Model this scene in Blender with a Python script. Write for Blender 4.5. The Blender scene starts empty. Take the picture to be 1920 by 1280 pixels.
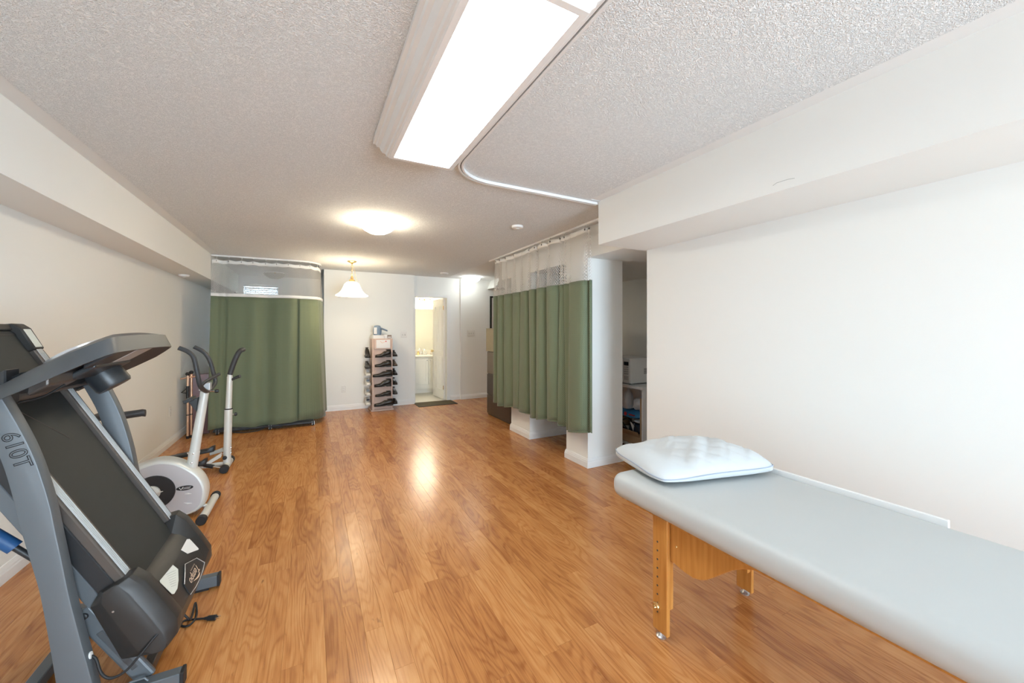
import bpy, bmesh, math, random
from mathutils import Vector, Matrix
random.seed(7)
S = bpy.context.scene
COL = S.collection
PI = math.pi

# ------------------------------------------------------------------ camera
F_PX, VPX, HY, CAMH = 725.0, 583.0, 619.0, 1.40
YAW = math.atan((960 - VPX) / F_PX)
CA, SA = math.cos(YAW), math.sin(YAW)
cam = bpy.data.cameras.new('camera')
cam.sensor_width = 36.0
cam.lens = 36.0 * F_PX / 1920
cam.shift_y = -(640 - HY) / 1920
cam.clip_start = 0.05
camo = bpy.data.objects.new('camera', cam)
COL.objects.link(camo)
camo.location = (0, 0, CAMH)
camo.rotation_euler = (PI / 2, 0, -YAW)
S.camera = camo

# ------------------------------------------------------------------ world, light, exposure
SKY = 11.3
W = bpy.data.worlds.new('world'); S.world = W; W.use_nodes = True
W.node_tree.nodes['Background'].inputs[0].default_value = (0.67, 0.845, 1.0, 1)
W.node_tree.nodes['Background'].inputs[1].default_value = SKY
S.view_settings.view_transform = 'Standard'
S.view_settings.look = 'None'
S.view_settings.gamma = 1.0
S.view_settings.use_curve_mapping = False
S.view_settings.exposure = 1.36
TUBE_LIGHT, FLUSH_LIGHT, PENDANT_LIGHT, BATH_LIGHT = 5.8, 27.0, 6.0, 55.0

def at(u, v, ax, val):
    """photo pixel -> point on the plane (axis ax = val)"""
    a = u - 960
    d = (SA * F_PX + CA * a, CA * F_PX - SA * a, HY - v)
    o = (0, 0, CAMH)
    t = (val - o[ax]) / d[ax]
    return Vector((o[0] + d[0] * t, o[1] + d[1] * t, o[2] + d[2] * t))

def proj(p):
    dep = SA * p[0] + CA * p[1]
    r = CA * p[0] - SA * p[1]
    return 960 + F_PX * r / dep, HY - F_PX * (p[2] - CAMH) / dep, dep

# light portal in the wide window of the wall behind the camera (it only guides the sky light, adds none)
FWX0, FWX1, FWZ0, FWZ1 = 0.25, 2.50, 0.02, 2.06
pl_ = bpy.data.lights.new('window_portal', 'AREA'); pl_.shape = 'RECTANGLE'; pl_.size = FWX1 - FWX0; pl_.size_y = FWZ1 - FWZ0; pl_.cycles.is_portal = True
po_ = bpy.data.objects.new('window_portal', pl_); COL.objects.link(po_)
po_.location = ((FWX0 + FWX1) / 2, -4.28, (FWZ0 + FWZ1) / 2); po_.rotation_euler = (PI / 2, 0, 0)

# ------------------------------------------------------------------ materials
MATS = {}
def mat(name, col, rough=0.5, metal=0.0, spec=0.5, bump=None, vary=None, emit=None, coat=0.0, trans=0.0, sheen=0.0):
    """bump=(scale, strength, distance); vary=(scale, amount)"""
    m = bpy.data.materials.new(name); m.use_nodes = True
    nt = m.node_tree; b = nt.nodes['Principled BSDF']
    c4 = (col[0], col[1], col[2], 1)
    b.inputs['Base Color'].default_value = c4
    b.inputs['Roughness'].default_value = rough
    b.inputs['Metallic'].default_value = metal
    b.inputs['Specular IOR Level'].default_value = spec
    b.inputs['Coat Weight'].default_value = coat
    b.inputs['Transmission Weight'].default_value = trans
    b.inputs['Sheen Weight'].default_value = sheen
    if bump or vary:
        tc = nt.nodes.new('ShaderNodeNewGeometry')
    if vary:
        n = nt.nodes.new('ShaderNodeTexNoise'); n.inputs['Scale'].default_value = vary[0]; n.inputs['Detail'].default_value = 3
        nt.links.new(tc.outputs['Position'], n.inputs['Vector'])
        mx = nt.nodes.new('ShaderNodeMix'); mx.data_type = 'RGBA'
        k = vary[1]
        mx.inputs[6].default_value = tuple(max(0, x * (1 - k)) for x in col) + (1,)
        mx.inputs[7].default_value = tuple(min(1, x * (1 + k)) for x in col) + (1,)
        nt.links.new(n.outputs['Fac'], mx.inputs[0])
        nt.links.new(mx.outputs[2], b.inputs['Base Color'])
    if bump:
        n = nt.nodes.new('ShaderNodeTexNoise'); n.inputs['Scale'].default_value = bump[0]; n.inputs['Detail'].default_value = 3
        nt.links.new(tc.outputs['Position'], n.inputs['Vector'])
        bp = nt.nodes.new('ShaderNodeBump'); bp.inputs['Strength'].default_value = bump[1]; bp.inputs['Distance'].default_value = bump[2]
        nt.links.new(n.outputs['Fac'], bp.inputs['Height'])
        nt.links.new(bp.outputs['Normal'], b.inputs['Normal'])
    if emit:
        b.inputs['Emission Color'].default_value = tuple(emit[0]) + (1,)
        b.inputs['Emission Strength'].default_value = emit[1]
    MATS[name] = m
    return m

def node(nt, kind, **kw):
    n = nt.nodes.new(kind)
    for k, v in kw.items(): setattr(n, k, v)
    return n

def math_n(nt, op, a, b=None, c=None):
    n = nt.nodes.new('ShaderNodeMath'); n.operation = op
    for i, x in enumerate((a, b, c)):
        if x is None: continue
        if isinstance(x, (int, float)): n.inputs[i].default_value = x
        else: nt.links.new(x, n.inputs[i])
    return n.outputs[0]

mat('wall_paint', (0.87, 0.88, 0.855), 0.75, bump=(180, 0.05, 0.002), vary=(0.8, 0.012))
mat('trim_white', (0.86, 0.86, 0.85), 0.45, vary=(3, 0.01))
mat('ceiling_smooth', (0.84, 0.855, 0.85), 0.8, vary=(2, 0.01))
mat('door_white', (0.86, 0.85, 0.82), 0.4, vary=(3, 0.01))
mat('plastic_white', (0.85, 0.85, 0.83), 0.4, vary=(6, 0.01))
mat('plate_white', (0.78, 0.78, 0.75), 0.35, vary=(8, 0.01))
mat('slot_dark', (0.05, 0.05, 0.05), 0.6, vary=(8, 0.05))
mat('black_plastic', (0.018, 0.019, 0.021), 0.42, bump=(900, 0.15, 0.0006), vary=(9, 0.08))
mat('black_rubber', (0.012, 0.012, 0.013), 0.6, vary=(9, 0.1))
mat('charcoal_plastic', (0.032, 0.036, 0.040), 0.36, bump=(800, 0.12, 0.0005), vary=(9, 0.06))
mat('hood_plastic', (0.026, 0.025, 0.024), 0.45, bump=(900, 0.18, 0.0006), vary=(8, 0.06))
mat('grey_steel', (0.115, 0.130, 0.142), 0.42, metal=0.15, vary=(12, 0.03))
mat('belt', (0.022, 0.025, 0.024), 0.66, bump=(1500, 0.3, 0.0006), vary=(25, 0.12))
mat('rail_light', (0.50, 0.52, 0.53), 0.4, metal=0.25, vary=(10, 0.03))
mat('rail_bronze', (0.10, 0.085, 0.075), 0.4, metal=0.3, vary=(10, 0.05))
mat('console_grey', (0.075, 0.082, 0.088), 0.40, metal=0.1, bump=(700, 0.08, 0.0004), vary=(6, 0.06))
mat('silver', (0.62, 0.64, 0.66), 0.3, metal=0.6, vary=(10, 0.03))
mat('chrome', (0.75, 0.75, 0.75), 0.15, metal=1.0, vary=(10, 0.02))
mat('pearl_white', (0.66, 0.66, 0.62), 0.35, metal=0.1, vary=(10, 0.02))
mat('housing_grey', (0.52, 0.50, 0.51), 0.45, vary=(10, 0.02))
mat('foam_grip', (0.035, 0.037, 0.04), 0.5, bump=(400, 0.1, 0.001), vary=(12, 0.08))
mat('sticker', (0.70, 0.72, 0.66), 0.5, vary=(60, 0.04))
mat('print_grey', (0.45, 0.47, 0.44), 0.6, vary=(40, 0.05))
mat('print_black', (0.01, 0.01, 0.012), 0.5, vary=(40, 0.05))
mat('print_white', (0.80, 0.80, 0.78), 0.5, vary=(40, 0.02))
mat('print_copper', (0.70, 0.55, 0.42), 0.4, metal=0.3, vary=(40, 0.03))
mat('blue_plastic', (0.01, 0.07, 0.20), 0.45, vary=(10, 0.05))
mat('gold', (0.75, 0.55, 0.25), 0.25, metal=0.9, vary=(20, 0.04))
mat('copper', (0.72, 0.48, 0.33), 0.32, metal=0.7, vary=(20, 0.05))
mat('maroon', (0.10, 0.022, 0.016), 0.35, vary=(10, 0.1))
mat('vinyl_white', (0.53, 0.55, 0.545), 0.42, bump=(350, 0.05, 0.001), vary=(5, 0.012))
mat('pillow_cloth', (0.58, 0.605, 0.615), 0.8, bump=(500, 0.06, 0.001), vary=(6, 0.01), sheen=0.2)
mat('piping', (0.36, 0.41, 0.50), 0.7, vary=(30, 0.02))
mat('steel', (0.55, 0.55, 0.55), 0.3, metal=0.9, vary=(20, 0.03))
mat('track_white', (0.85, 0.85, 0.84), 0.4, vary=(10, 0.02))
mat('track_groove', (0.22, 0.22, 0.21), 0.6, vary=(10, 0.03))
mat('header_white', (0.86, 0.86, 0.84), 0.7, bump=(900, 0.1, 0.0005), vary=(10, 0.02))
mat('cab_brown', (0.062, 0.046, 0.034), 0.32, metal=0.1, vary=(4, 0.06))
mat('cab_taupe', (0.19, 0.16, 0.125), 0.38, metal=0.1, vary=(4, 0.04))
mat('cab_beige', (0.36, 0.32, 0.21), 0.45, vary=(4, 0.04))
mat('rack_pink', (0.60, 0.44, 0.36), 0.5, vary=(8, 0.03))
mat('leather', (0.018, 0.015, 0.012), 0.3, vary=(30, 0.2))
mat('leather_grey', (0.07, 0.07, 0.065), 0.4, vary=(30, 0.2))
mat('leather_brown', (0.16, 0.11, 0.075), 0.45, vary=(30, 0.15))
mat('sole', (0.02, 0.018, 0.015), 0.6, vary=(30, 0.1))
mat('sole_white', (0.75, 0.74, 0.70), 0.6, vary=(30, 0.04))
mat('shoe_white', (0.76, 0.74, 0.69), 0.55, vary=(30, 0.05))
mat('navy', (0.012, 0.02, 0.04), 0.6, vary=(20, 0.1))
mat('blue_grey', (0.22, 0.30, 0.40), 0.55, vary=(25, 0.15))
mat('cardboard', (0.42, 0.27, 0.15), 0.75, vary=(12, 0.08))
mat('paper_brown', (0.32, 0.22, 0.14), 0.8, vary=(14, 0.15), bump=(30, 0.4, 0.01))
mat('paper_white', (0.80, 0.80, 0.80), 0.7, vary=(14, 0.02))
mat('plastic_bag', (0.75, 0.76, 0.78), 0.45, bump=(35, 0.5, 0.01), vary=(14, 0.04))
mat('blue_bag', (0.03, 0.22, 0.46), 0.5, bump=(18, 0.4, 0.01), vary=(14, 0.08))
mat('red_print', (0.55, 0.03, 0.05), 0.5, vary=(14, 0.05))
mat('mat_olive', (0.13, 0.105, 0.055), 0.95, bump=(700, 0.8, 0.002), vary=(220, 0.3))
mat('tile_floor', (0.68, 0.66, 0.60), 0.35, vary=(3, 0.03))
mat('bath_wall', (0.84, 0.80, 0.68), 0.7, vary=(2, 0.015))
mat('counter', (0.72, 0.70, 0.66), 0.3, vary=(40, 0.06))
mat('mirror_glass', (0.92, 0.92, 0.90), 0.03, metal=1.0, vary=(1, 0.005))
mat('frame_black', (0.015, 0.016, 0.014), 0.4, vary=(10, 0.1))
mat('display_dark', (0.02, 0.025, 0.03), 0.25, vary=(10, 0.05))
mat('key_grey', (0.42, 0.43, 0.44), 0.45, vary=(10, 0.05))
mat('blind_white', (0.86, 0.87, 0.88), 0.5, vary=(6, 0.01))
mat('lamp_off_glass', (0.55, 0.54, 0.50), 0.35, vary=(6, 0.02))
mat('lens', (0.9, 0.9, 0.9), 0.4, emit=((0.89, 0.965, 1.0), TUBE_LIGHT), vary=(4, 0.005))
mat('bowl_warm', (0.9, 0.88, 0.82), 0.3, emit=((1.0, 0.86, 0.64), FLUSH_LIGHT), vary=(4, 0.005))
mat('bowl_cool', (0.9, 0.9, 0.9), 0.3, emit=((0.95, 1.0, 0.97), FLUSH_LIGHT * 0.16), vary=(4, 0.005))
mat('shade_warm', (0.9, 0.86, 0.78), 0.3, emit=((1.0, 0.83, 0.58), PENDANT_LIGHT), vary=(4, 0.005))
mat('shade_bath', (0.9, 0.88, 0.82), 0.3, emit=((1.0, 0.90, 0.70), BATH_LIGHT), vary=(4, 0.005))

def ceiling_stipple():
    m = mat('ceiling_stipple', (0.78, 0.775, 0.77), 0.9)
    nt = m.node_tree; b = nt.nodes['Principled BSDF']
    g = node(nt, 'ShaderNodeNewGeometry')
    n1 = node(nt, 'ShaderNodeTexNoise'); n1.inputs['Scale'].default_value = 92; n1.inputs['Detail'].default_value = 2.5
    n1.inputs['Distortion'].default_value = 1.6
    nt.links.new(g.outputs['Position'], n1.inputs['Vector'])
    r = node(nt, 'ShaderNodeValToRGB'); r.color_ramp.elements[0].position = 0.40; r.color_ramp.elements[1].position = 0.60
    nt.links.new(n1.outputs['Fac'], r.inputs[0])
    bp = node(nt, 'ShaderNodeBump'); bp.inputs['Strength'].default_value = 0.75; bp.inputs['Distance'].default_value = 0.0045
    nt.links.new(r.outputs[0], bp.inputs['Height']); nt.links.new(bp.outputs['Normal'], b.inputs['Normal'])
    mx = node(nt, 'ShaderNodeMix', data_type='RGBA')
    mx.inputs[6].default_value = (0.79, 0.815, 0.82, 1); mx.inputs[7].default_value = (0.93, 0.95, 0.95, 1)  # pits darker than ridges: shade of the stipple relief put into the colour
    nt.links.new(r.outputs[0], mx.inputs[0]); nt.links.new(mx.outputs[2], b.inputs['Base Color'])
ceiling_stipple()

def wood_floor():
    m = mat('laminate', (0.5, 0.25, 0.1), 0.24, spec=0.5)
    nt = m.node_tree; b = nt.nodes['Principled BSDF']
    g = node(nt, 'ShaderNodeNewGeometry')
    at_ = node(nt, 'ShaderNodeAttribute'); at_.attribute_name = 'tone'
    sep = node(nt, 'ShaderNodeSeparateColor'); nt.links.new(at_.outputs['Color'], sep.inputs[0])
    sx = node(nt, 'ShaderNodeSeparateXYZ'); nt.links.new(g.outputs['Position'], sx.inputs[0])
    def coords(kx, ky, kz):
        c = node(nt, 'ShaderNodeCombineXYZ')
        nt.links.new(math_n(nt, 'MULTIPLY', sx.outputs[0], kx), c.inputs[0])
        nt.links.new(math_n(nt, 'MULTIPLY', sx.outputs[1], ky), c.inputs[1])
        nt.links.new(math_n(nt, 'MULTIPLY', sep.outputs[0], kz), c.inputs[2])
        return c.outputs[0]
    big = node(nt, 'ShaderNodeTexNoise'); big.inputs['Scale'].default_value = 1; big.inputs['Detail'].default_value = 1.5; big.inputs['Roughness'].default_value = 0.4
    nt.links.new(coords(8.0, 1.15, 57.0), big.inputs['Vector'])
    ring = math_n(nt, 'SINE', math_n(nt, 'MULTIPLY', big.outputs['Fac'], 95.0))
    ring = math_n(nt, 'MULTIPLY_ADD', ring, 0.5, 0.5)
    ring = math_n(nt, 'POWER', ring, 2.5)
    fine = node(nt, 'ShaderNodeTexNoise'); fine.inputs['Scale'].default_value = 1; fine.inputs['Detail'].default_value = 4
    nt.links.new(coords(190.0, 7.0, 31.0), fine.inputs['Vector'])
    blot = node(nt, 'ShaderNodeTexNoise'); blot.inputs['Scale'].default_value = 1; blot.inputs['Detail'].default_value = 3
    nt.links.new(coords(11.0, 3.5, 17.0), blot.inputs['Vector'])
    ramp = node(nt, 'ShaderNodeValToRGB')
    e = ramp.color_ramp.elements
    e[0].position = 0.0; e[0].color = (0.33, 0.115, 0.030, 1)
    e[1].position = 1.0; e[1].color = (0.66, 0.325, 0.115, 1)
    k = e.new(0.5); k.color = (0.52, 0.215, 0.064, 1)
    # tone of the strip + blotch - rings - fine grain
    t = math_n(nt, 'MULTIPLY_ADD', sep.outputs[1], 0.42, 0.20)
    t = math_n(nt, 'ADD', t, math_n(nt, 'MULTIPLY', math_n(nt, 'SUBTRACT', blot.outputs['Fac'], 0.5), 0.9))
    t = math_n(nt, 'SUBTRACT', t, math_n(nt, 'MULTIPLY', ring, 0.27))
    t = math_n(nt, 'SUBTRACT', t, math_n(nt, 'MULTIPLY', math_n(nt, 'SUBTRACT', fine.outputs['Fac'], 0.5), 0.85))
    t = math_n(nt, 'ADD', t, 0.14)
    nt.links.new(t, ramp.inputs[0]); nt.links.new(ramp.outputs[0], b.inputs['Base Color'])
    # a few dark knots / flecks
    fl = node(nt, 'ShaderNodeTexNoise'); fl.inputs['Scale'].default_value = 1; fl.inputs['Detail'].default_value = 2
    nt.links.new(coords(34.0, 12.0, 11.0), fl.inputs['Vector'])
    fk = math_n(nt, 'MULTIPLY', math_n(nt, 'SUBTRACT', fl.outputs['Fac'], 0.70), 5.0)
    fkn = nt.nodes[-1]; fkn.use_clamp = True
    mx = node(nt, 'ShaderNodeMix', data_type='RGBA'); mx.inputs[7].default_value = (0.13, 0.045, 0.015, 1)
    nt.links.new(fk, mx.inputs[0]); nt.links.new(ramp.outputs[0], mx.inputs[6]); nt.links.new(mx.outputs[2], b.inputs['Base Color'])
    rr = math_n(nt, 'MULTIPLY_ADD', fine.outputs['Fac'], 0.10, 0.20)
    nt.links.new(rr, b.inputs['Roughness'])
    bp = node(nt, 'ShaderNodeBump'); bp.inputs['Strength'].default_value = 0.05; bp.inputs['Distance'].default_value = 0.001
    nt.links.new(fine.outputs['Fac'], bp.inputs['Height']); nt.links.new(bp.outputs['Normal'], b.inputs['Normal'])
wood_floor()

def beech():
    m = mat('beech', (0.55, 0.25, 0.06), 0.35)
    nt = m.node_tree; b = nt.nodes['Principled BSDF']
    g = node(nt, 'ShaderNodeNewGeometry')
    mp = node(nt, 'ShaderNodeMapping'); mp.inputs['Scale'].default_value = (60, 60, 4)
    nt.links.new(g.outputs['Position'], mp.inputs[0])
    n = node(nt, 'ShaderNodeTexNoise'); n.inputs['Scale'].default_value = 1; n.inputs['Detail'].default_value = 3
    nt.links.new(mp.outputs[0], n.inputs['Vector'])
    r = node(nt, 'ShaderNodeValToRGB'); r.color_ramp.elements[0].color = (0.47, 0.18, 0.035, 1); r.color_ramp.elements[1].color = (0.60, 0.27, 0.065, 1)
    r.color_ramp.elements[0].position = 0.3; r.color_ramp.elements[1].position = 0.7
    nt.links.new(n.outputs['Fac'], r.inputs[0]); nt.links.new(r.outputs[0], b.inputs['Base Color'])
beech()

def curtain_fabric():
    m = mat('curtain_green', (0.13, 0.16, 0.095), 0.72, sheen=0.25)
    nt = m.node_tree; b = nt.nodes['Principled BSDF']
    uv = node(nt, 'ShaderNodeUVMap'); uv.uv_map = 'UVMap'
    s = node(nt, 'ShaderNodeSeparateXYZ'); nt.links.new(uv.outputs[0], s.inputs[0])
    # woven zigzag: rows of small wavy ribs
    zz = math_n(nt, 'PINGPONG', s.outputs[1], 0.012)
    a = math_n(nt, 'ADD', s.outputs[0], zz)
    w = math_n(nt, 'SINE', math_n(nt, 'MULTIPLY', a, 2 * PI / 0.016))
    row = math_n(nt, 'SINE', math_n(nt, 'MULTIPLY', s.outputs[1], 2 * PI / 0.012))
    p = math_n(nt, 'MULTIPLY_ADD', w, 0.3, math_n(nt, 'MULTIPLY_ADD', row, 0.2, 0.5))
    mx = node(nt, 'ShaderNodeMix', data_type='RGBA')
    mx.inputs[6].default_value = (0.098, 0.130, 0.072, 1); mx.inputs[7].default_value = (0.190, 0.225, 0.135, 1)
    nt.links.new(p, mx.inputs[0]); nt.links.new(mx.outputs[2], b.inputs['Base Color'])
    bp = node(nt, 'ShaderNodeBump'); bp.inputs['Strength'].default_value = 0.25; bp.inputs['Distance'].default_value = 0.002
    nt.links.new(p, bp.inputs['Height']); nt.links.new(bp.outputs['Normal'], b.inputs['Normal'])
    m2 = mat('curtain_net', (0.84, 0.82, 0.79), 0.7)
    nt = m2.node_tree; b = nt.nodes['Principled BSDF']; out = nt.nodes['Material Output']
    uv = node(nt, 'ShaderNodeUVMap'); uv.uv_map = 'UVMap'
    s = node(nt, 'ShaderNodeSeparateXYZ'); nt.links.new(uv.outputs[0], s.inputs[0])
    c1 = math_n(nt, 'COSINE', math_n(nt, 'MULTIPLY', s.outputs[0], 2 * PI / 0.019))
    c2 = math_n(nt, 'COSINE', math_n(nt, 'MULTIPLY', s.outputs[1], 2 * PI / 0.031))
    hole = math_n(nt, 'GREATER_THAN', math_n(nt, 'MULTIPLY', c1, c2), -0.08)
    tr = node(nt, 'ShaderNodeBsdfTransparent'); tl = node(nt, 'ShaderNodeBsdfTranslucent'); tl.inputs[0].default_value = (0.84, 0.82, 0.79, 1)
    m0 = node(nt, 'ShaderNodeMixShader'); m0.inputs[0].default_value = 0.35
    nt.links.new(b.outputs[0], m0.inputs[1]); nt.links.new(tl.outputs[0], m0.inputs[2])
    ms = node(nt, 'ShaderNodeMixShader')
    nt.links.new(hole, ms.inputs[0]); nt.links.new(m0.outputs[0], ms.inputs[1]); nt.links.new(tr.outputs[0], ms.inputs[2])
    nt.links.new(ms.outputs[0], out.inputs[0])
curtain_fabric()

# ------------------------------------------------------------------ geometry helpers
def root_loc(o):
    v = Vector((0, 0, 0))
    while o is not None:
        v += o.location; o = o.parent
    return v

class G:
    """collects faces in world space; obj() links them as ONE mesh object"""
    def __init__(s): s.v = []; s.f = []; s.uv = None
    def add(s, vs, fs):
        k = len(s.v); s.v += [Vector(p) for p in vs]; s.f += [tuple(i + k for i in f) for f in fs]; return s
    def box(s, x0, x1, y0, y1, z0, z1):
        vs = [(x, y, z) for z in (z0, z1) for x, y in ((x0, y0), (x1, y0), (x1, y1), (x0, y1))]
        return s.add(vs, [(3, 2, 1, 0), (4, 5, 6, 7), (0, 1, 5, 4), (1, 2, 6, 5), (2, 3, 7, 6), (3, 0, 4, 7)])
    def obox(s, c, ax, ay, az):
        """centre and three half-extent vectors"""
        c, ax, ay, az = Vector(c), Vector(ax), Vector(ay), Vector(az)
        vs = [c + ax * i + ay * j + az * k for k in (-1, 1) for i, j in ((-1, -1), (1, -1), (1, 1), (-1, 1))]
        return s.add(vs, [(3, 2, 1, 0), (4, 5, 6, 7), (0, 1, 5, 4), (1, 2, 6, 5), (2, 3, 7, 6), (3, 0, 4, 7)])
    def prism(s, poly, axis, lo, hi):
        n = len(poly)
        def P(a, b, h): return {'x': (h, a, b), 'y': (a, h, b), 'z': (a, b, h)}[axis]
        vs = [P(a, b, lo) for a, b in poly] + [P(a, b, hi) for a, b in poly]
        fs = [tuple(range(n))[::-1], tuple(range(n, 2 * n))] + [(i, (i + 1) % n, n + (i + 1) % n, n + i) for i in range(n)]
        return s.add(vs, fs)
    def plate(s, pts, off):
        """polygon of 3D points, thickened by vector off"""
        n = len(pts); off = Vector(off)
        vs = [Vector(p) for p in pts] + [Vector(p) + off for p in pts]
        fs = [tuple(range(n))[::-1], tuple(range(n, 2 * n))] + [(i, (i + 1) % n, n + (i + 1) % n, n + i) for i in range(n)]
        return s.add(vs, fs)
    def loft(s, rings, caps=True, closed=False):
        n = len(rings[0]); k = len(rings); vs = [p for r in rings for p in r]; fs = []
        for j in range(k if closed else k - 1):
            a, b = j * n, ((j + 1) % k) * n
            fs += [(a + i, a + (i + 1) % n, b + (i + 1) % n, b + i) for i in range(n)]
        if caps and not closed:
            fs += [tuple(range(n))[::-1], tuple(range((k - 1) * n, k * n))]
        return s.add(vs, fs)
    def tube(s, pts, r, n=10, caps=True, closed=False, flat=1.0):
        pts = [Vector(p) for p in pts]; m = len(pts)
        rs = r if isinstance(r, (list, tuple)) else [r] * m
        rings = []; up = None
        for i, p in enumerate(pts):
            if closed: t = pts[(i + 1) % m] - pts[i - 1]
            else: t = pts[min(i + 1, m - 1)] - pts[max(i - 1, 0)]
            t.normalize()
            if up is None:
                up = Vector((0, 0, 1)) if abs(t.z) < 0.9 else Vector((1, 0, 0))
            up = up - t * up.dot(t)
            if up.length < 1e-5: up = t.orthogonal()
            up.normalize(); sd = t.cross(up)
            rings.append([p + (up * math.cos(2 * PI * q / n) + sd * math.sin(2 * PI * q / n) * flat) * rs[i] for q in range(n)])
        return s.loft(rings, caps, closed)
    def cyl(s, a, b, r, r2=None, n=20):
        return s.tube([a, b], [r, r if r2 is None else r2], n)
    def lathe(s, prof, c, axis=(0, 0, 1), n=28, caps=True):
        c = Vector(c); ax = Vector(axis).normalized(); e1 = ax.orthogonal().normalized(); e2 = ax.cross(e1)
        rings = [[c + ax * h + (e1 * math.cos(2 * PI * q / n) + e2 * math.sin(2 * PI * q / n)) * max(r, 1e-4) for q in range(n)] for r, h in prof]
        return s.loft(rings, caps)
    def grid(s, rows, uvs=None):
        nr, nc = len(rows), len(rows[0])
        vs = [p for r in rows for p in r]
        fs = [(j * nc + i, j * nc + i + 1, (j + 1) * nc + i + 1, (j + 1) * nc + i) for j in range(nr - 1) for i in range(nc - 1)]
        if uvs is not None: s.uv = [q for r in uvs for q in r]
        return s.add(vs, fs)
    def obj(s, name, m, parent=None, bevel=0.0, seg=1, smooth=None, subsurf=0, solid=0.0, recalc=True, label=None, kind=None):
        me = bpy.data.meshes.new(name)
        if parent is not None: o0 = root_loc(parent)
        else:
            xs = [p.x for p in s.v]; ys = [p.y for p in s.v]; zs = [p.z for p in s.v]
            o0 = Vector(((min(xs) + max(xs)) / 2, (min(ys) + max(ys)) / 2, min(zs)))
        me.from_pydata([tuple(p - o0) for p in s.v], [], s.f)
        if s.uv:
            l = me.uv_layers.new(name='UVMap')
            for lp in me.loops: l.data[lp.index].uv = s.uv[lp.vertex_index]
        if bevel or recalc:
            bm = bmesh.new(); bm.from_mesh(me)
            if recalc: bmesh.ops.recalc_face_normals(bm, faces=bm.faces[:])
            if bevel:
                es = [e for e in bm.edges if len(e.link_faces) == 2 and e.calc_face_angle(0) > 0.5]
                bmesh.ops.bevel(bm, geom=es, offset=bevel, segments=seg, profile=0.5, affect='EDGES', clamp_overlap=True)
            bm.to_mesh(me); bm.free()
        if smooth is not None:
            for p in me.polygons: p.use_smooth = True
            me.set_sharp_from_angle(angle=math.radians(smooth))
        me.materials.append(MATS[m])
        o = bpy.data.objects.new(name, me); COL.objects.link(o)
        if parent is not None: o.parent = parent
        else: o.location = o0
        if solid:
            md = o.modifiers.new('solid', 'SOLIDIFY'); md.thickness = solid; md.offset = 0
        if subsurf:
            md = o.modifiers.new('sub', 'SUBSURF'); md.levels = subsurf; md.render_levels = subsurf
        if label: o['label'] = label
        if kind: o['kind'] = kind
        return o

def thing(name, label, cat, loc, group=None):
    o = bpy.data.objects.new(name, None); COL.objects.link(o)
    o.empty_display_size = 0.1; o.location = loc
    o['label'] = label; o['category'] = cat
    if group: o['group'] = group
    return o

def tag(o, label, cat, group=None):
    o['label'] = label; o['category'] = cat
    if group: o['group'] = group
    return o

def struct(o, label=None):
    o['kind'] = 'structure'
    if label: o['label'] = label
    return o

def spline(pts, n=8, closed=False):
    """Catmull-Rom through the points"""
    pts = [Vector(p) for p in pts]; m = len(pts); out = []
    for i in range(m if closed else m - 1):
        p0 = pts[i - 1] if (i > 0 or closed) else pts[0]
        p1 = pts[i]; p2 = pts[(i + 1) % m]
        p3 = pts[(i + 2) % m] if (i + 2 < m or closed) else pts[-1]
        for k in range(n):
            t = k / n
            out.append(0.5 * ((2 * p1) + (p2 - p0) * t + (2 * p0 - 5 * p1 + 4 * p2 - p3) * t * t + (3 * p1 - p0 - 3 * p2 + p3) * t ** 3))
    if not closed: out.append(pts[-1])
    return out

def lettering(name, text, size, origin, xdir, ydir, m, parent, depth=0.0008, outline=0.0, shear=0.0, lift=0.0006, spacing=1.0):
    cu = bpy.data.curves.new('lettering', 'FONT'); cu.body = text; cu.size = size; cu.shear = shear
    cu.align_x = 'CENTER'; cu.align_y = 'CENTER'; cu.space_character = spacing
    if outline:
        cu.fill_mode = 'NONE'; cu.bevel_depth = outline; cu.bevel_resolution = 0
    else:
        cu.extrude = depth
    cu.resolution_u = 4
    tmp = bpy.data.objects.new('lettering', cu); COL.objects.link(tmp)
    dg = bpy.context.evaluated_depsgraph_get()
    me = bpy.data.meshes.new_from_object(tmp.evaluated_get(dg)); me.name = name
    bpy.data.objects.remove(tmp); bpy.data.curves.remove(cu)
    xd = Vector(xdir).normalized(); yd = Vector(ydir); yd = (yd - xd * yd.dot(xd)).normalized(); nd = xd.cross(yd)
    o0 = root_loc(parent)
    for v in me.vertices:
        c = v.co.copy()
        v.co = Vector(origin) + xd * c.x + yd * c.y + nd * (c.z + lift) - o0
    me.materials.clear(); me.materials.append(MATS[m])
    o = bpy.data.objects.new(name, me); COL.objects.link(o); o.parent = parent
    return o

# ================================================================== THE ROOM
CZ = 2.449            # ceiling
XL, XR = -1.52, 2.60  # left wall, right wall
YB = 7.39             # back wall
YF = -4.2             # wall behind the camera
XA = 4.20             # back of the alcove on the right
YW = 8.90             # window wall behind the left curtain
XW = 0.20             # end of the back wall (behind the left curtain)
SOF = 2.096           # underside of the side bulkheads
BEAM = 2.139          # underside of the dropped ceiling over the alcove
YE = 2.45             # end of the right wall and of its bulkhead
DL, DR = 1.78, 2.41   # bathroom door opening
YD = 7.46             # door section, set back a little

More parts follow.
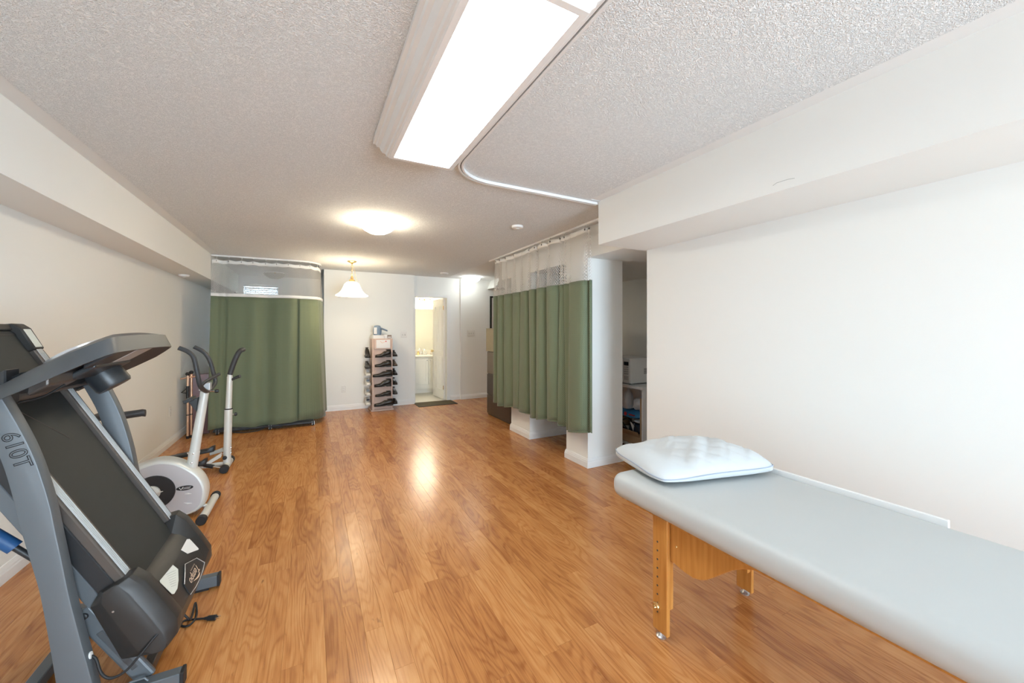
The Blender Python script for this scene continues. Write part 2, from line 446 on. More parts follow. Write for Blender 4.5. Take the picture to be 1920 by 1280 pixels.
# ---- floor: planks along Y, the 290 largest in view are pieces of their own
fl = struct(G().box(XL - 0.1, XA + 0.1, YF - 0.1, YW + 0.1, -0.06, -0.011).obj('floor', 'laminate'), 'glossy orange brown laminate floor of narrow strips')
PWID = 0.083
planks = []
xi = XL
while xi < XA - 1e-6:
    x1 = min(xi + PWID, XA)
    y = YF - random.random() * 1.1
    while y < YW:  # strips of one row
        y1 = y + random.uniform(0.85, 1.35)
        a, b = max(y, YF), min(y1, YW)
        xm = (xi + x1) / 2
        if xm > XW: b = min(b, 7.50)
        if xm > 2.55 and b < 2.4: pass
        elif b - a > 0.02: planks.append((xi, x1, a, b))
        y = y1
    xi = x1
def seen(p):
    x0, x1, a, b = p; tot = 0
    for i in range(8):
        q = a + (b - a) * (i + 0.5) / 8
        if q < 0.4: continue
        u, v, d = proj(((x0 + x1) / 2, q, 0))
        if d > 0.2 and 0 < u < 1920 and v < 1290: tot += 1.0 / d ** 2
    return tot * (b - a)
planks.sort(key=seen, reverse=True)
def plank_geo(p):
    x0, x1, a, b = p; g = 0.0002; c = 0.0006; z0, z1 = -0.011, 0.0
    x0 += g; x1 -= g; a += g; b -= g
    vs = [(x0, a, z0), (x1, a, z0), (x1, b, z0), (x0, b, z0), (x0, a, z1 - c), (x1, a, z1 - c), (x1, b, z1 - c), (x0, b, z1 - c),
          (x0 + c, a + c, z1), (x1 - c, a + c, z1), (x1 - c, b - c, z1), (x0 + c, b - c, z1)]
    fs = [(8, 9, 10, 11)] + [(i, (i + 1) % 4, 4 + (i + 1) % 4, 4 + i) for i in range(4)] + [(4 + i, 4 + (i + 1) % 4, 8 + (i + 1) % 4, 8 + i) for i in range(4)]
    return vs, fs
fo = root_loc(fl)
def plank_obj(lst, kind=None):
    vs = []; fs = []; cols = []
    for p in lst:
        v, f = plank_geo(p); k = len(vs); vs += [(q[0] - fo.x, q[1] - fo.y, q[2] - fo.z) for q in v]; fs += [tuple(i + k for i in t) for t in f]
        c = (random.random(), random.random(), 0, 1); cols += [c] * len(v)
    me = bpy.data.meshes.new('plank'); me.from_pydata(vs, [], fs)
    ca = me.color_attributes.new('tone', 'FLOAT_COLOR', 'POINT')
    ca.data.foreach_set('color', [x for c in cols for x in c])
    me.materials.append(MATS['laminate'])
    o = bpy.data.objects.new('plank', me); COL.objects.link(o); o.parent = fl
    if kind: o['kind'] = kind
for p in planks[:290]: plank_obj([p])
plank_obj(planks[290:], 'stuff')

# ---- ceiling with stippled field and smooth borders
ce = struct(G().box(XL - 0.1, XA + 0.1, YF - 0.1, YW + 0.1, CZ, CZ + 0.1).obj('ceiling', 'ceiling_smooth'), 'white ceiling with stippled field and smooth borders')
G().box(-1.128, 1.985, YF, 2.45, CZ - 0.004, CZ + 0.01).box(-1.128, 2.40, 2.45, 7.33, CZ - 0.004, CZ + 0.01).obj('stipple_field', 'ceiling_stipple', ce)
# ---- walls
struct(G().box(XL - 0.1, XL, YF - 0.1, YW + 0.1, -0.011, CZ).obj('wall_left', 'wall_paint'))
struct(G().box(XR, XR + 0.12, YF - 0.1, YE, -0.011, CZ).obj('wall_right', 'wall_paint'))
struct(G().box(XL, FWX0, YF - 0.1, YF, -0.011, CZ).box(FWX1, XA + 0.1, YF - 0.1, YF, -0.011, CZ).box(FWX0, FWX1, YF - 0.1, YF, FWZ1, CZ).box(FWX0, FWX1, YF - 0.1, YF, -0.011, FWZ0).obj('wall_front', 'wall_paint'))
w2 = struct(G().box(FWX0, FWX0 + 0.05, YF - 0.09, YF + 0.01, FWZ0, FWZ1).box(FWX1 - 0.05, FWX1, YF - 0.09, YF + 0.01, FWZ0, FWZ1).box(FWX0 + 0.05, FWX1 - 0.05, YF - 0.09, YF + 0.01, FWZ1 - 0.05, FWZ1).box(FWX0 + 0.05, FWX1 - 0.05, YF - 0.09, YF + 0.01, FWZ0, FWZ0 + 0.05).obj('window_2', 'trim_white'), 'wide window in the wall behind the viewer')
for i in range(1): G().box(FWX0 + 1.20, FWX0 + 1.26, YF - 0.07, YF - 0.02, FWZ0 + 0.05, FWZ1 - 0.05).obj('mullion', 'trim_white', w2)
wb = struct(G().box(XW, 1.752, YB, YB + 0.12, -0.011, CZ).obj('wall_back', 'wall_paint'))
g = G().box(1.752, DL, YD, YD + 0.1, -0.011, CZ).box(DR, 2.70, YD, YD + 0.1, -0.011, CZ).box(DL, DR, YD, YD + 0.1, 2.045, CZ)
struct(g.obj('wall_back', 'wall_paint'))
struct(G().box(2.70, XA + 0.1, YD - 0.03, YD + 0.1, -0.011, CZ).obj('wall_back', 'wall_paint'))
struct(G().box(XW, XW + 0.1, YB + 0.12, YW, -0.011, CZ).obj('wall_alcove_side', 'wall_paint'))
struct(G().box(XA, XA + 0.1, YF, YD, -0.011, CZ).obj('wall_alcove_back', 'wall_paint'))
struct(G().box(XR + 0.12, XA, YE - 0.12, YE, -0.011, BEAM).obj('wall_alcove_near', 'wall_paint'))
# window wall, with an opening
wx0, wx1 = at(457, 540, 1, YW).x, at(521, 540, 1, YW).x
wz1 = at(490, 533, 1, YW).z; wz0 = wz1 - 0.75
g = G().box(XL, wx0, YW, YW + 0.12, -0.011, CZ).box(wx1, XW + 0.1, YW, YW + 0.12, -0.011, CZ).box(wx0, wx1, YW, YW + 0.12, wz1, CZ).box(wx0, wx1, YW, YW + 0.12, -0.011, wz0)
struct(g.obj('wall_window', 'wall_paint'))
# ---- bulkheads
struct(G().box(XL, -1.22, YF, YW, SOF, CZ).obj('ceiling_bulkhead', 'wall_paint'), 'long boxed bulkhead above the left wall')
struct(G().box(2.078, XR, YF, YE + 0.02, SOF, CZ).obj('ceiling_bulkhead', 'wall_paint'), 'boxed bulkhead above the right wall')
_sc = [at(u, v, 0, 2.078) for u, v in ((1449, 348), (1456, 343), (1468, 339), (1478, 336), (1490, 334))]
G().tube([p + Vector((-0.0004, 0, 0)) for p in _sc], 0.0006, 5).obj('scuff_mark', 'slot_dark', bpy.data.objects['ceiling_bulkhead.001'])
struct(G().box(2.50, XA, YE + 0.02, 5.13, BEAM, CZ).obj('ceiling_bulkhead', 'wall_paint'), 'dropped ceiling over the alcove behind the right curtain')
struct(G().prism([(3.36, CZ), (3.28, 2.26), (XA, 2.26), (XA, CZ)], 'y', 7.0, YD - 0.03).obj('ceiling_bulkhead', 'wall_paint'), 'small slanted bulkhead in the far right corner')
# ---- pillars
struct(G().box(2.50, 2.966, 3.135, 3.507, 0, BEAM).obj('wall_pillar', 'wall_paint'), 'square white pillar nearest the massage table')
struct(G().box(2.50, 3.09, 4.31, 4.83, 0, BEAM).obj('wall_pillar', 'wall_paint'), 'square white pillar behind the right curtain beside the filing cabinet')

# ---- baseboards: stepped profile
def baseboard(name, a, b, nrm):
    """run from a to b (x,y); nrm points into the room"""
    a = Vector((a[0], a[1], 0)); b = Vector((b[0], b[1], 0)); n = Vector((nrm[0], nrm[1], 0))
    prof = [(0, 0), (0.016, 0), (0.016, 0.055), (0.013, 0.062), (0.013, 0.070), (0.008, 0.082), (0.006, 0.092), (0, 0.094)]
    r0 = [a + n * d + Vector((0, 0, h)) for d, h in prof]; r1 = [b + n * d + Vector((0, 0, h)) for d, h in prof]
    return struct(G().loft([r0, r1]).obj(name, 'trim_white', smooth=20))
baseboard('baseboard_left', (XL, YF), (XL, YW), (1, 0))
baseboard('baseboard_right', (XR, YF), (XR, YE), (-1, 0))
baseboard('baseboard_back', (XW, YB), (1.752, YB), (0, -1))
baseboard('baseboard_back', (DR + 0.07, YD), (2.70, YD), (0, -1))
baseboard('baseboard_back', (2.70, YD - 0.03), (XA, YD - 0.03), (0, -1))
for nm, (x0, x1, y0, y1) in (('baseboard_pillar', (2.50, 2.966, 3.135, 3.507)), ('baseboard_pillar', (2.50, 3.09, 4.31, 4.83))):
    prof = [(0.0, 0), (0.016, 0), (0.016, 0.055), (0.013, 0.062), (0.013, 0.070), (0.008, 0.082), (0.006, 0.092), (0, 0.094)]
    rings = [[Vector((x, y, h)) for x, y in ((x0 - d, y0 - d), (x1 + d, y0 - d), (x1 + d, y1 + d), (x0 - d, y1 + d))] for d, h in prof]
    struct(G().loft(rings).obj(nm, 'trim_white', smooth=20))
baseboard('baseboard_alcove', (XA, YE), (XA, YD - 0.03), (-1, 0))
# corner bead beside the door section
struct(G().box(2.685, 2.705, YD - 0.045, YD - 0.002, 0.0, CZ - 0.005).obj('trim_1', 'trim_white', bevel=0.004))

# ---- window with blinds behind the left curtain
wn = struct(G().box(wx0 - 0.10, wx0, YW - 0.025, YW - 0.001, wz0 - 0.1, wz1 + 0.12).box(wx1, wx1 + 0.07, YW - 0.025, YW - 0.001, wz0 - 0.1, wz1 + 0.12)
            .box(wx0, wx1, YW - 0.025, YW - 0.001, wz1, wz1 + 0.12).box(wx0, wx1, YW - 0.025, YW - 0.001, wz0 - 0.1, wz0).obj('window_1', 'trim_white', bevel=0.004), 'white framed window with blinds above the left curtain')
G().box(wx0, wx1, YW + 0.004, YW + 0.05, wz1 - 0.05, wz1 - 0.005).obj('blind_headrail', 'blind_white', wn, bevel=0.003)
z = wz1 - 0.075
while z > wz0 + 0.02:
    G().obox(((wx0 + wx1) / 2, YW + 0.03, z), ((wx1 - wx0) / 2 - 0.006, 0, 0), (0, 0.009, 0.018), (0, 0.0007, -0.0004)).obj('blind_slat', 'blind_white', wn)
    z -= 0.036
mg = mat('window_glass', (0.9, 0.95, 0.95), 0.02, trans=1.0, vary=(1, 0.005))
G().box(wx0, wx1, YW + 0.085, YW + 0.089, wz0, wz1).obj('pane', 'window_glass', wn)
G().box(wx0, wx0 + 0.03, YW + 0.07, YW + 0.11, wz0, wz1).box(wx1 - 0.03, wx1, YW + 0.07, YW + 0.11, wz0, wz1).box(wx0 + 0.03, wx1 - 0.03, YW + 0.07, YW + 0.11, wz1 - 0.03, wz1).box(wx0 + 0.03, wx1 - 0.03, YW + 0.07, YW + 0.11, wz0, wz0 + 0.03).obj('sash', 'trim_white', wn)

# ---- bathroom behind the door
BX0, BX1, BY = 1.45, 3.05, 9.10
struct(G().box(BX0, BX1, YD + 0.02, BY, -0.011, 0.004).obj('floor_bathroom', 'tile_floor'))
struct(G().box(BX0 - 0.1, BX0, YD + 0.1, BY + 0.1, -0.011, CZ).obj('wall_bathroom_left', 'bath_wall'))
struct(G().box(BX1, BX1 + 0.1, YD + 0.1, BY + 0.1, -0.011, CZ).obj('wall_bathroom_right', 'bath_wall'))
struct(G().box(BX0, BX1, BY, BY + 0.1, -0.011, CZ).obj('wall_bathroom_back', 'bath_wall'))
struct(G().box(BX0, BX1, YD + 0.1, BY + 0.1, CZ, CZ + 0.1).obj('ceiling_bathroom', 'ceiling_smooth'))
# door casing, then the leaf standing open into the bathroom
dc = struct(G().box(DL - 0.022, DL, YD - 0.014, YD - 0.0005, 0, 2.10).box(DR, DR + 0.065, YD - 0.014, YD - 0.0005, 0, 2.10).box(DL, DR, YD - 0.014, YD - 0.0005, 2.045, 2.10).obj('door_1', 'trim_white', bevel=0.003), 'white bathroom door and casing, standing open')
hp = Vector((DR - 0.012, YD + 0.07, 0)); fd = Vector((-0.06, 1, 0)).normalized(); nd = Vector((fd.y, -fd.x, 0)) * -1
LW, LH = 0.64, 2.03
def leafp(a, h, t=0.0): return hp + fd * a + nd * t + Vector((0, 0, h))
lf = G().obox(leafp(LW / 2, 0.012 + LH / 2, 0.0175), fd * LW / 2, nd * 0.0175, (0, 0, LH / 2)).obj('door_leaf', 'door_white', dc, bevel=0.002)
# raised mouldings: two tall arched panels above, two plain ones below
for a0, a1 in ((0.09, 0.28), (0.36, 0.55)):
    am = (a0 + a1) / 2
    arch = [(a0, 0.98), (a0, 1.72), (a0 + 0.03, 1.80), (am - 0.02, 1.87), (am, 1.89), (am + 0.02, 1.87), (a1 - 0.03, 1.80), (a1, 1.72), (a1, 0.98)]
    G().tube([leafp(a, h, 0.036) for a, h in arch], 0.007, 6, closed=True).obj('panel_moulding', 'door_white', lf, smooth=50)
    G().tube([leafp(a, h, 0.036) for a, h in ((a0, 0.20), (a0, 0.86), (a1, 0.86), (a1, 0.20))], 0.007, 6, closed=True).obj('panel_moulding', 'door_white', lf, smooth=50)
G().lathe([(0.012, 0), (0.012, 0.02), (0.026, 0.03), (0.029, 0.045), (0.022, 0.058), (0.0, 0.062)], leafp(LW - 0.06, 0.96, 0.035), nd).obj('knob', 'gold', lf, smooth=40)
for h in (0.25, 1.85): G().cyl(leafp(-0.004, h - 0.04, 0.04), leafp(-0.004, h + 0.04, 0.04), 0.007, n=10).obj('hinge', 'gold', lf)

# ================================================================== BATHROOM THINGS
vy = 8.50
v = thing('vanity_cabinet', 'white bathroom vanity cabinet with two doors seen through the open door', 'cabinet', (2.1, vy, 0.004))
G().box(1.50, 2.72, vy + 0.02, BY - 0.002, 0.10, 0.79).box(1.50, 2.72, vy + 0.07, BY - 0.002, 0.004, 0.10).obj('body', 'door_white', v, bevel=0.002)
xm = at(803.5, 700, 1, vy).x
for x0, x1, kx in ((xm - 0.36, xm - 0.003, xm - 0.035), (xm + 0.003, xm + 0.36, xm + 0.035), (xm - 0.80, xm - 0.366, 0)):
    x0 = max(x0, 1.505)
    d = G().box(x0, x1, vy, vy + 0.02, 0.20, 0.775).obj('door', 'door_white', v, bevel=0.002)
    ins = 0.05
    G().tube([(x0 + ins, vy, 0.20 + ins), (x1 - ins, vy, 0.20 + ins), (x1 - ins, vy, 0.775 - ins), (x0 + ins, vy, 0.775 - ins)], 0.006, 6, closed=True).obj('panel_moulding', 'door_white', d)
    if kx: G().lathe([(0.006, 0), (0.006, 0.012), (0.014, 0.018), (0.014, 0.026), (0, 0.03)], (kx, vy, 0.735), (0, -1, 0), n=14).obj('knob', 'steel', d, smooth=40)
c = tag(G().box(1.47, 2.75, vy - 0.025, BY - 0.002, 0.791, 0.83).box(1.47, 2.75, BY - 0.022, BY - 0.002, 0.83, 0.93).obj('bathroom_countertop', 'counter', bevel=0.006, seg=2), 'pale stone-look vanity top with low splashback', 'countertop')
fx = at(794, 660, 1, 8.93).x
f = thing('faucet', 'chrome two-handle faucet on the bathroom vanity', 'faucet', (fx, 8.93, 0.8305))
G().box(fx - 0.08, fx + 0.08, 8.905, 8.955, 0.8305, 0.845).obj('base', 'chrome', f, bevel=0.004)
G().tube(spline([(fx, 8.93, 0.845), (fx, 8.925, 0.93), (fx, 8.88, 0.965), (fx, 8.83, 0.93)]), 0.011, 10).obj('spout', 'chrome', f, smooth=50)
for s in (-1, 1): G().lathe([(0.012, 0), (0.010, 0.025), (0.02, 0.03), (0.02, 0.05), (0.01, 0.058)], (fx + s * 0.06, 8.93, 0.845), n=14).obj('handle', 'chrome', f, smooth=40)
for i, (dx, hh, m, lab) in enumerate(((-0.13, 0.10, 'gold', 'small gold-capped bottle left of the bathroom faucet'), (0.17, 0.075, 'counter', 'small pale cup right of the bathroom faucet'), (0.24, 0.06, 'gold', 'small gold soap dish at the right of the vanity'))):
    o = G().lathe([(0.02, 0), (0.026, 0.005), (0.026, hh * 0.6), (0.012, hh * 0.75), (0.012, hh)], (fx + dx, 8.90, 0.8305), n=14).obj(('bottle', 'cup', 'soap_dish')[i], m, smooth=40)
    tag(o, lab, ('bottle', 'cup', 'dish')[i])
mz0, mz1 = 0.945, at(800, 580, 1, BY).z
mr = thing('bathroom_mirror', 'wide frameless wall mirror above the bathroom vanity', 'mirror', (2.1, BY - 0.008, mz0))
G().box(1.55, 2.75, BY - 0.006, BY - 0.001, mz0, mz1).obj('glass', 'mirror_glass', mr)
for z0_, z1_ in ((mz0 - 0.012, mz0), (mz1, mz1 + 0.012)): G().box(1.55, 2.75, BY - 0.009, BY - 0.001, z0_, z1_).obj('edge_clip', 'chrome', mr)
lx = at(795, 568, 1, BY).x; lz = at(795, 565, 1, BY).z
vl = thing('vanity_light', 'gold vanity light with two bell glass shades above the bathroom mirror', 'lamp', (lx, BY - 0.02, lz - 0.1))
G().lathe([(0.055, 0), (0.055, 0.012), (0.04, 0.022), (0, 0.026)], (lx, BY - 0.001, lz), (0, -1, 0), n=20).obj('mount', 'gold', vl, smooth=40)
for s in (-1, 1):
    sx = lx + s * 0.125
    G().tube(spline([(lx, BY - 0.02, lz), (lx + s * 0.05, BY - 0.06, lz + 0.05), (sx, BY - 0.09, lz + 0.055), (sx, BY - 0.09, lz + 0.02)], 6), 0.007, 8).obj('arm', 'gold', vl, smooth=50)
    G().lathe([(0.0, 0.075), (0.012, 0.07), (0.016, 0.05), (0.022, 0.045), (0.022, 0.03), (0.0, 0.03)], (sx, BY - 0.09, lz - 0.01), n=14).obj('cap', 'gold', vl, smooth=40)
    G().lathe([(0.024, 0.025), (0.035, 0.01), (0.05, -0.03), (0.07, -0.08), (0.066, -0.08), (0.045, -0.03), (0.03, 0.008), (0.01, 0.015)], (sx, BY - 0.09, lz - 0.01), n=20).obj('shade', 'shade_bath', vl, smooth=50)

# door mat
mc = [at(778, 758, 2, 0), at(843, 751, 2, 0), at(865, 758, 2, 0), at(789, 766, 2, 0)]
mx0, mx1 = 1.74, 2.49; my1 = YD - 0.02; my0 = my1 - 0.42
dm = thing('door_mat', 'dark olive ribbed door mat in front of the bathroom', 'mat', ((mx0 + mx1) / 2, (my0 + my1) / 2, 0.0005))
g = G()
k = 0
n = 26
for i in range(n):
    a = mx0 + 0.02 + (mx1 - mx0 - 0.04) * i / n
    g.box(a, a + (mx1 - mx0 - 0.04) / n * 0.7, my0 + 0.02, my1 - 0.02, 0.006, 0.011)
G().box(mx0, mx1, my0, my1, 0.0005, 0.007).obj('backing', 'black_rubber', dm, bevel=0.002)
g.obj('pile_ribs', 'mat_olive', dm, kind='stuff')

# ================================================================== CEILING AND WALL FITTINGS
# fluorescent fixture with a mitred stepped moulding
lx0, lx1, ly0, ly1, lz = 0.397, 0.704, 0.925, 2.142, 2.335
ft = thing('fluorescent_light', 'large rectangular fluorescent ceiling light in a white moulded frame', 'light', ((lx0 + lx1) / 2, (ly0 + ly1) / 2, lz))
G().box(lx0, lx1, ly0, ly1, lz, lz + 0.006).obj('diffuser', 'lens', ft)
prof = [(0.0, 0.0), (0.0, -0.004), (0.022, -0.004), (0.026, 0.004), (0.034, 0.008), (0.038, 0.022), (0.052, 0.030), (0.060, 0.046), (0.064, 0.062), (0.078, 0.070), (0.082, 0.084), (0.095, 0.090), (0.095, 0.1095), (0.0, 0.1095)]
rings = [[Vector((lx0 - d, ly0 - d, lz + h)), Vector((lx1 + d, ly0 - d, lz + h)), Vector((lx1 + d, ly1 + d, lz + h)), Vector((lx0 - d, ly1 + d, lz + h))] for d, h in prof]
G().loft(rings, caps=False, closed=True).obj('moulded_frame', 'trim_white', ft, smooth=15)

# curtain tracks
def track(name, pts, label, zt=CZ - 0.005):
    o = thing(name, label, 'curtain track', tuple(Vector((pts[0][0], pts[0][1], zt - 0.022))), 'ceiling curtain tracks')
    P = [Vector((a, b, 0)) for a, b in pts]
    def ribbon(off0, off1, z0, z1):
        rings = []
        for i, p in enumerate(P):
            t = (P[min(i + 1, len(P) - 1)] - P[max(i - 1, 0)]).normalized(); n = Vector((-t.y, t.x, 0))
            rings.append([p + n * off0 + Vector((0, 0, z0)), p + n * off1 + Vector((0, 0, z0)), p + n * off1 + Vector((0, 0, z1)), p + n * off0 + Vector((0, 0, z1))])
        return G().loft(rings)
    ribbon(-0.016, -0.004, zt - 0.020, zt).obj('lip', 'track_white', o)
    ribbon(0.004, 0.016, zt - 0.020, zt).obj('lip', 'track_white', o)
    ribbon(-0.004, 0.004, zt - 0.012, zt).obj('groove', 'track_groove', o)
    return o
pts = [(0.815, -0.6), (0.815, 2.20)] + [(1.10 - 0.285 * math.cos(a), 2.20 + 0.285 * math.sin(a)) for a in [PI / 2 * i / 10 for i in range(1, 10)]] + [(1.10, 2.488), (2.076, 2.492)]
track('curtain_track', pts, 'L-shaped white curtain track curving around the fluorescent light')
TRX = 2.385
track('curtain_track', [(TRX, 2.50), (TRX, 5.30)], 'straight white track carrying the right green curtain')
ltp = [(-1.215, 6.64), (-0.15, 6.60)] + [(-0.15 + 0.28 * math.sin(a), 6.60 + 0.28 * (1 - math.cos(a))) for a in [PI / 2 * i / 8 for i in range(1, 9)]] + [(0.13, 7.36)]
track('curtain_track', ltp, 'white track curving around the left green curtain')

def flush(name, x, y, label, glass, r=0.165):
    o = thing(name, label, 'light', (x, y, CZ - 0.125))
    b = CZ - 0.004
    G().lathe([(r * 0.9, 0), (r * 0.92, -0.015), (r * 0.8, -0.022), (0, -0.022)], (x, y, b), n=32).obj('base_pan', 'trim_white', o, smooth=40)
    G().lathe([(r, -0.022), (r * 1.02, -0.030), (r * 0.93, -0.055), (r * 0.74, -0.083), (r * 0.45, -0.108), (0, -0.12)], (x, y, b), n=36).obj('glass_bowl', glass, o, smooth=60)
    for a in (0.6, 2.7, 4.8):
        px, py = x + math.cos(a) * r * 1.01, y + math.sin(a) * r * 1.01
        G().lathe([(0.008, 0), (0.010, 0.005), (0.006, 0.012), (0, 0.014)], (px, py, b - 0.030), (math.cos(a), math.sin(a), 0), n=10).obj('finial', 'gold', o, smooth=40)
    return o
flush('flush_ceiling_light', 0.57, 3.905, 'warm glowing glass bowl ceiling light in the middle of the room', 'bowl_warm')
flush('flush_ceiling_light', 2.80, 7.10, 'cool white glass bowl ceiling light near the bathroom door', 'bowl_cool')
flush('flush_ceiling_light', -0.58, 8.20, 'unlit glass bowl ceiling light seen through the left curtain net', 'lamp_off_glass', 0.17)

# pendant
px, py = 0.551, 6.307
pd = thing('pendant_lamp', 'gold chain pendant lamp with glowing white bell shade', 'lamp', (px, py, 1.90))
G().lathe([(0.065, 0), (0.068, -0.008), (0.05, -0.020), (0.018, -0.030), (0.012, -0.045), (0, -0.046)], (px, py, CZ - 0.004), n=24).obj('canopy', 'gold', pd, smooth=40)
for i in range(6):
    zc = CZ - 0.062 - i * 0.028
    a = (1, 0, 0) if i % 2 else (0, 1, 0)
    ring = [Vector((px, py, zc)) + Vector(a) * 0.010 * math.cos(q * PI / 5) + Vector((0, 0, 0.018 * math.sin(q * PI / 5))) for q in range(10)]
    G().tube(ring, 0.0032, 6, closed=True).obj('chain_link', 'gold', pd, smooth=60)
G().tube(spline([(px + 0.005, py, CZ - 0.045), (px + 0.035, py, 2.32), (px + 0.05, py, 2.22), (px + 0.07, py, 2.15), (px + 0.03, py, 2.13)]), 0.0025, 6).obj('wire', 'gold', pd)
G().lathe([(0.010, 0.08), (0.018, 0.06), (0.022, 0.03), (0.040, 0.015), (0.045, -0.01), (0.0, -0.012)], (px, py, 2.145), n=20).obj('fitter', 'gold', pd, smooth=40)
G().lathe([(0.040, 2.130), (0.075, 2.122), (0.105, 2.095), (0.125, 2.045), (0.150, 1.995), (0.185, 1.955), (0.225, 1.930), (0.228, 1.920), (0.218, 1.920), (0.178, 1.948), (0.142, 1.990), (0.117, 2.04), (0.097, 2.088), (0.07, 2.112), (0.03, 2.118)], (px, py, 0), n=36).obj('glass_shade', 'shade_warm', pd, smooth=60)

# detectors and a downlight cover
def disc(name, x, y, zc, r, label, cat):
    o = thing(name, label, cat, (x, y, zc - 0.03))
    G().lathe([(r, 0), (r, -0.008), (r * 0.9, -0.020), (r * 0.55, -0.026), (0, -0.027)], (x, y, zc), n=28).obj('body', 'plastic_white', o, smooth=40)
    G().lathe([(r * 0.35, -0.026), (r * 0.33, -0.032), (0, -0.033)], (x, y, zc), n=18).obj('sensor_cap', 'plate_white', o, smooth=40)
    return o
disc('smoke_detector', 1.838, 3.418, CZ - 0.004, 0.058, 'small round white ceiling fitting above the right curtain', 'detector')
disc('smoke_detector', 2.154, 6.817, CZ - 0.004, 0.072, 'round white smoke detector near the bathroom door', 'detector')
p = at(345, 515, 2, SOF)
disc('soffit_cap', p.x, p.y, SOF, 0.055, 'small white round cap under the left bulkhead', 'cap')

# switch plates and outlets
def plate(name, c, nrm, w, h, label, cat, n):
    nrm = Vector(nrm); up = Vector((0, 0, 1)); sd = up.cross(nrm)
    o = thing(name, label, cat, tuple(Vector(c) - up * h / 2))
    c = Vector(c)
    G().obox(c + nrm * 0.0035, sd * w / 2, up * h / 2, nrm * 0.003).obj('cover', 'plate_white', o, bevel=0.002)
    for i in range(n):
        if cat == 'switch':
            q = c + sd * (i - (n - 1) / 2) * 0.046
            G().obox(q + nrm * 0.007, sd * 0.006, up * 0.013, nrm * 0.002).obj('slot', 'slot_dark' if i == n - 1 and n == 2 else 'print_grey', o)
            G().obox(q + nrm * 0.012 + up * 0.004, sd * 0.004, up * 0.007, nrm * 0.006).obj('toggle', 'plastic_white', o, bevel=0.001)
        else:
            q = c + up * (0.021 if i else -0.021)
            s = G().obox(q + nrm * 0.0068, sd * 0.017, up * 0.015, nrm * 0.0015).obj('socket', 'plastic_white', o, bevel=0.002)
            for dx in (-0.006, 0.006): G().obox(q + nrm * 0.0084 + sd * dx, sd * 0.0012, up * 0.005, nrm * 0.0004).obj('slit', 'slot_dark', s)
    return o
plate('light_switch', at(757, 627, 1, YB), (0, -1, 0), 0.12, 0.115, 'white double switch plate beside the shoe tower', 'switch', 2)
plate('light_switch', at(883.5, 624.5, 1, YD - 0.03), (0, -1, 0), 0.165, 0.115, 'white triple switch plate right of the bathroom door', 'switch', 3)
plate('wall_outlet', at(644.5, 729, 1, YB), (0, -1, 0), 0.075, 0.118, 'white outlet low on the back wall beside the left curtain', 'outlet', 2)
plate('wall_outlet', at(318.5, 771, 0, XL), (1, 0, 0), 0.075, 0.118, 'white outlet low on the left wall near the folded tray table', 'outlet', 2)

# ================================================================== CURTAINS
def cloth(path0, path1, z0, z1, rows, u_len):
    """rows of points between two plan paths (top, bottom)"""
    R = []; U = []
    n = len(path0)
    ss = [0.0]
    for i in range(1, n): ss.append(ss[-1] + (Vector(path0[i]) - Vector(path0[i - 1])).length)
    for j in range(rows + 1):
        t = j / rows; row = []; uv = []
        for i in range(n):
            a = Vector(path0[i]).lerp(Vector(path1[i]), t)
            zz = z0[i] + (z1[i] - z0[i]) * t if isinstance(z0, list) else z0 + (z1 - z0) * t
            row.append((a.x, a.y, zz)); uv.append((ss[i], zz))
        R.append(row); U.append(uv)
    return R, U

# right curtain: fold edges read from the photo, each bay bulges toward the room
edges_u = [1106, 1101, 1069, 1059, 1051, 1027.5, 1008, 993.5, 979, 965, 949, 938, 929]
ey = [at(u, 700, 0, TRX).y for u in edges_u]
rp = []; tops = []
for k in range(len(ey) - 1):
    a, b = ey[k], ey[k + 1]; w = b - a
    for i in range(14):
        t = i / 14
        bulge = math.sin(PI * min(1, t * 1.0)) ** 0.8
        rp.append((TRX - 0.012 + 0.040 - 0.085 * bulge * min(1, w / 0.16) - 0.012 * math.sin(7 * t + k), a + w * t - 0.03 * math.sin(PI * t * 2) * min(1, w / 0.2)))
rp.append((TRX + 0.02, ey[-1]))
rc = thing('privacy_curtain', 'green pleated curtain with net top hanging in front of the right pillars', 'curtain', (TRX, 4.05, 0.35), 'green privacy curtains')
n = len(rp)
zb = [0.385 + 0.022 * math.sin(i * 0.11 + 1.0) - 0.02 * (i / n) + 0.008 * math.sin(i * 0.45) for i in range(n)]
ZM = 1.885
rp2 = [(x * 1.0 + 0.02 * math.sin(i * 0.21), y + 0.02 * math.sin(i * 0.13)) for i, (x, y) in enumerate(rp)]
def lerp2(p, q, t): return [((1 - t) * a[0] + t * b[0], (1 - t) * a[1] + t * b[1]) for a, b in zip(p, q)]
gentle = [(TRX + (x - TRX) * 0.45, y) for x, y in rp]
R, U = cloth(gentle, rp, [2.375] * n, [ZM] * n, 8, 0)
G().grid(R, U).obj('net_panel', 'curtain_net', rc, smooth=180, recalc=False)
R, U = cloth(rp, rp2, [ZM + 0.002] * n, zb, 22, 0)
G().grid(R, U).obj('fabric_panel', 'curtain_green', rc, smooth=180, recalc=False, solid=0.002)
gt = [(x - 0.004, y) for x, y in gentle]
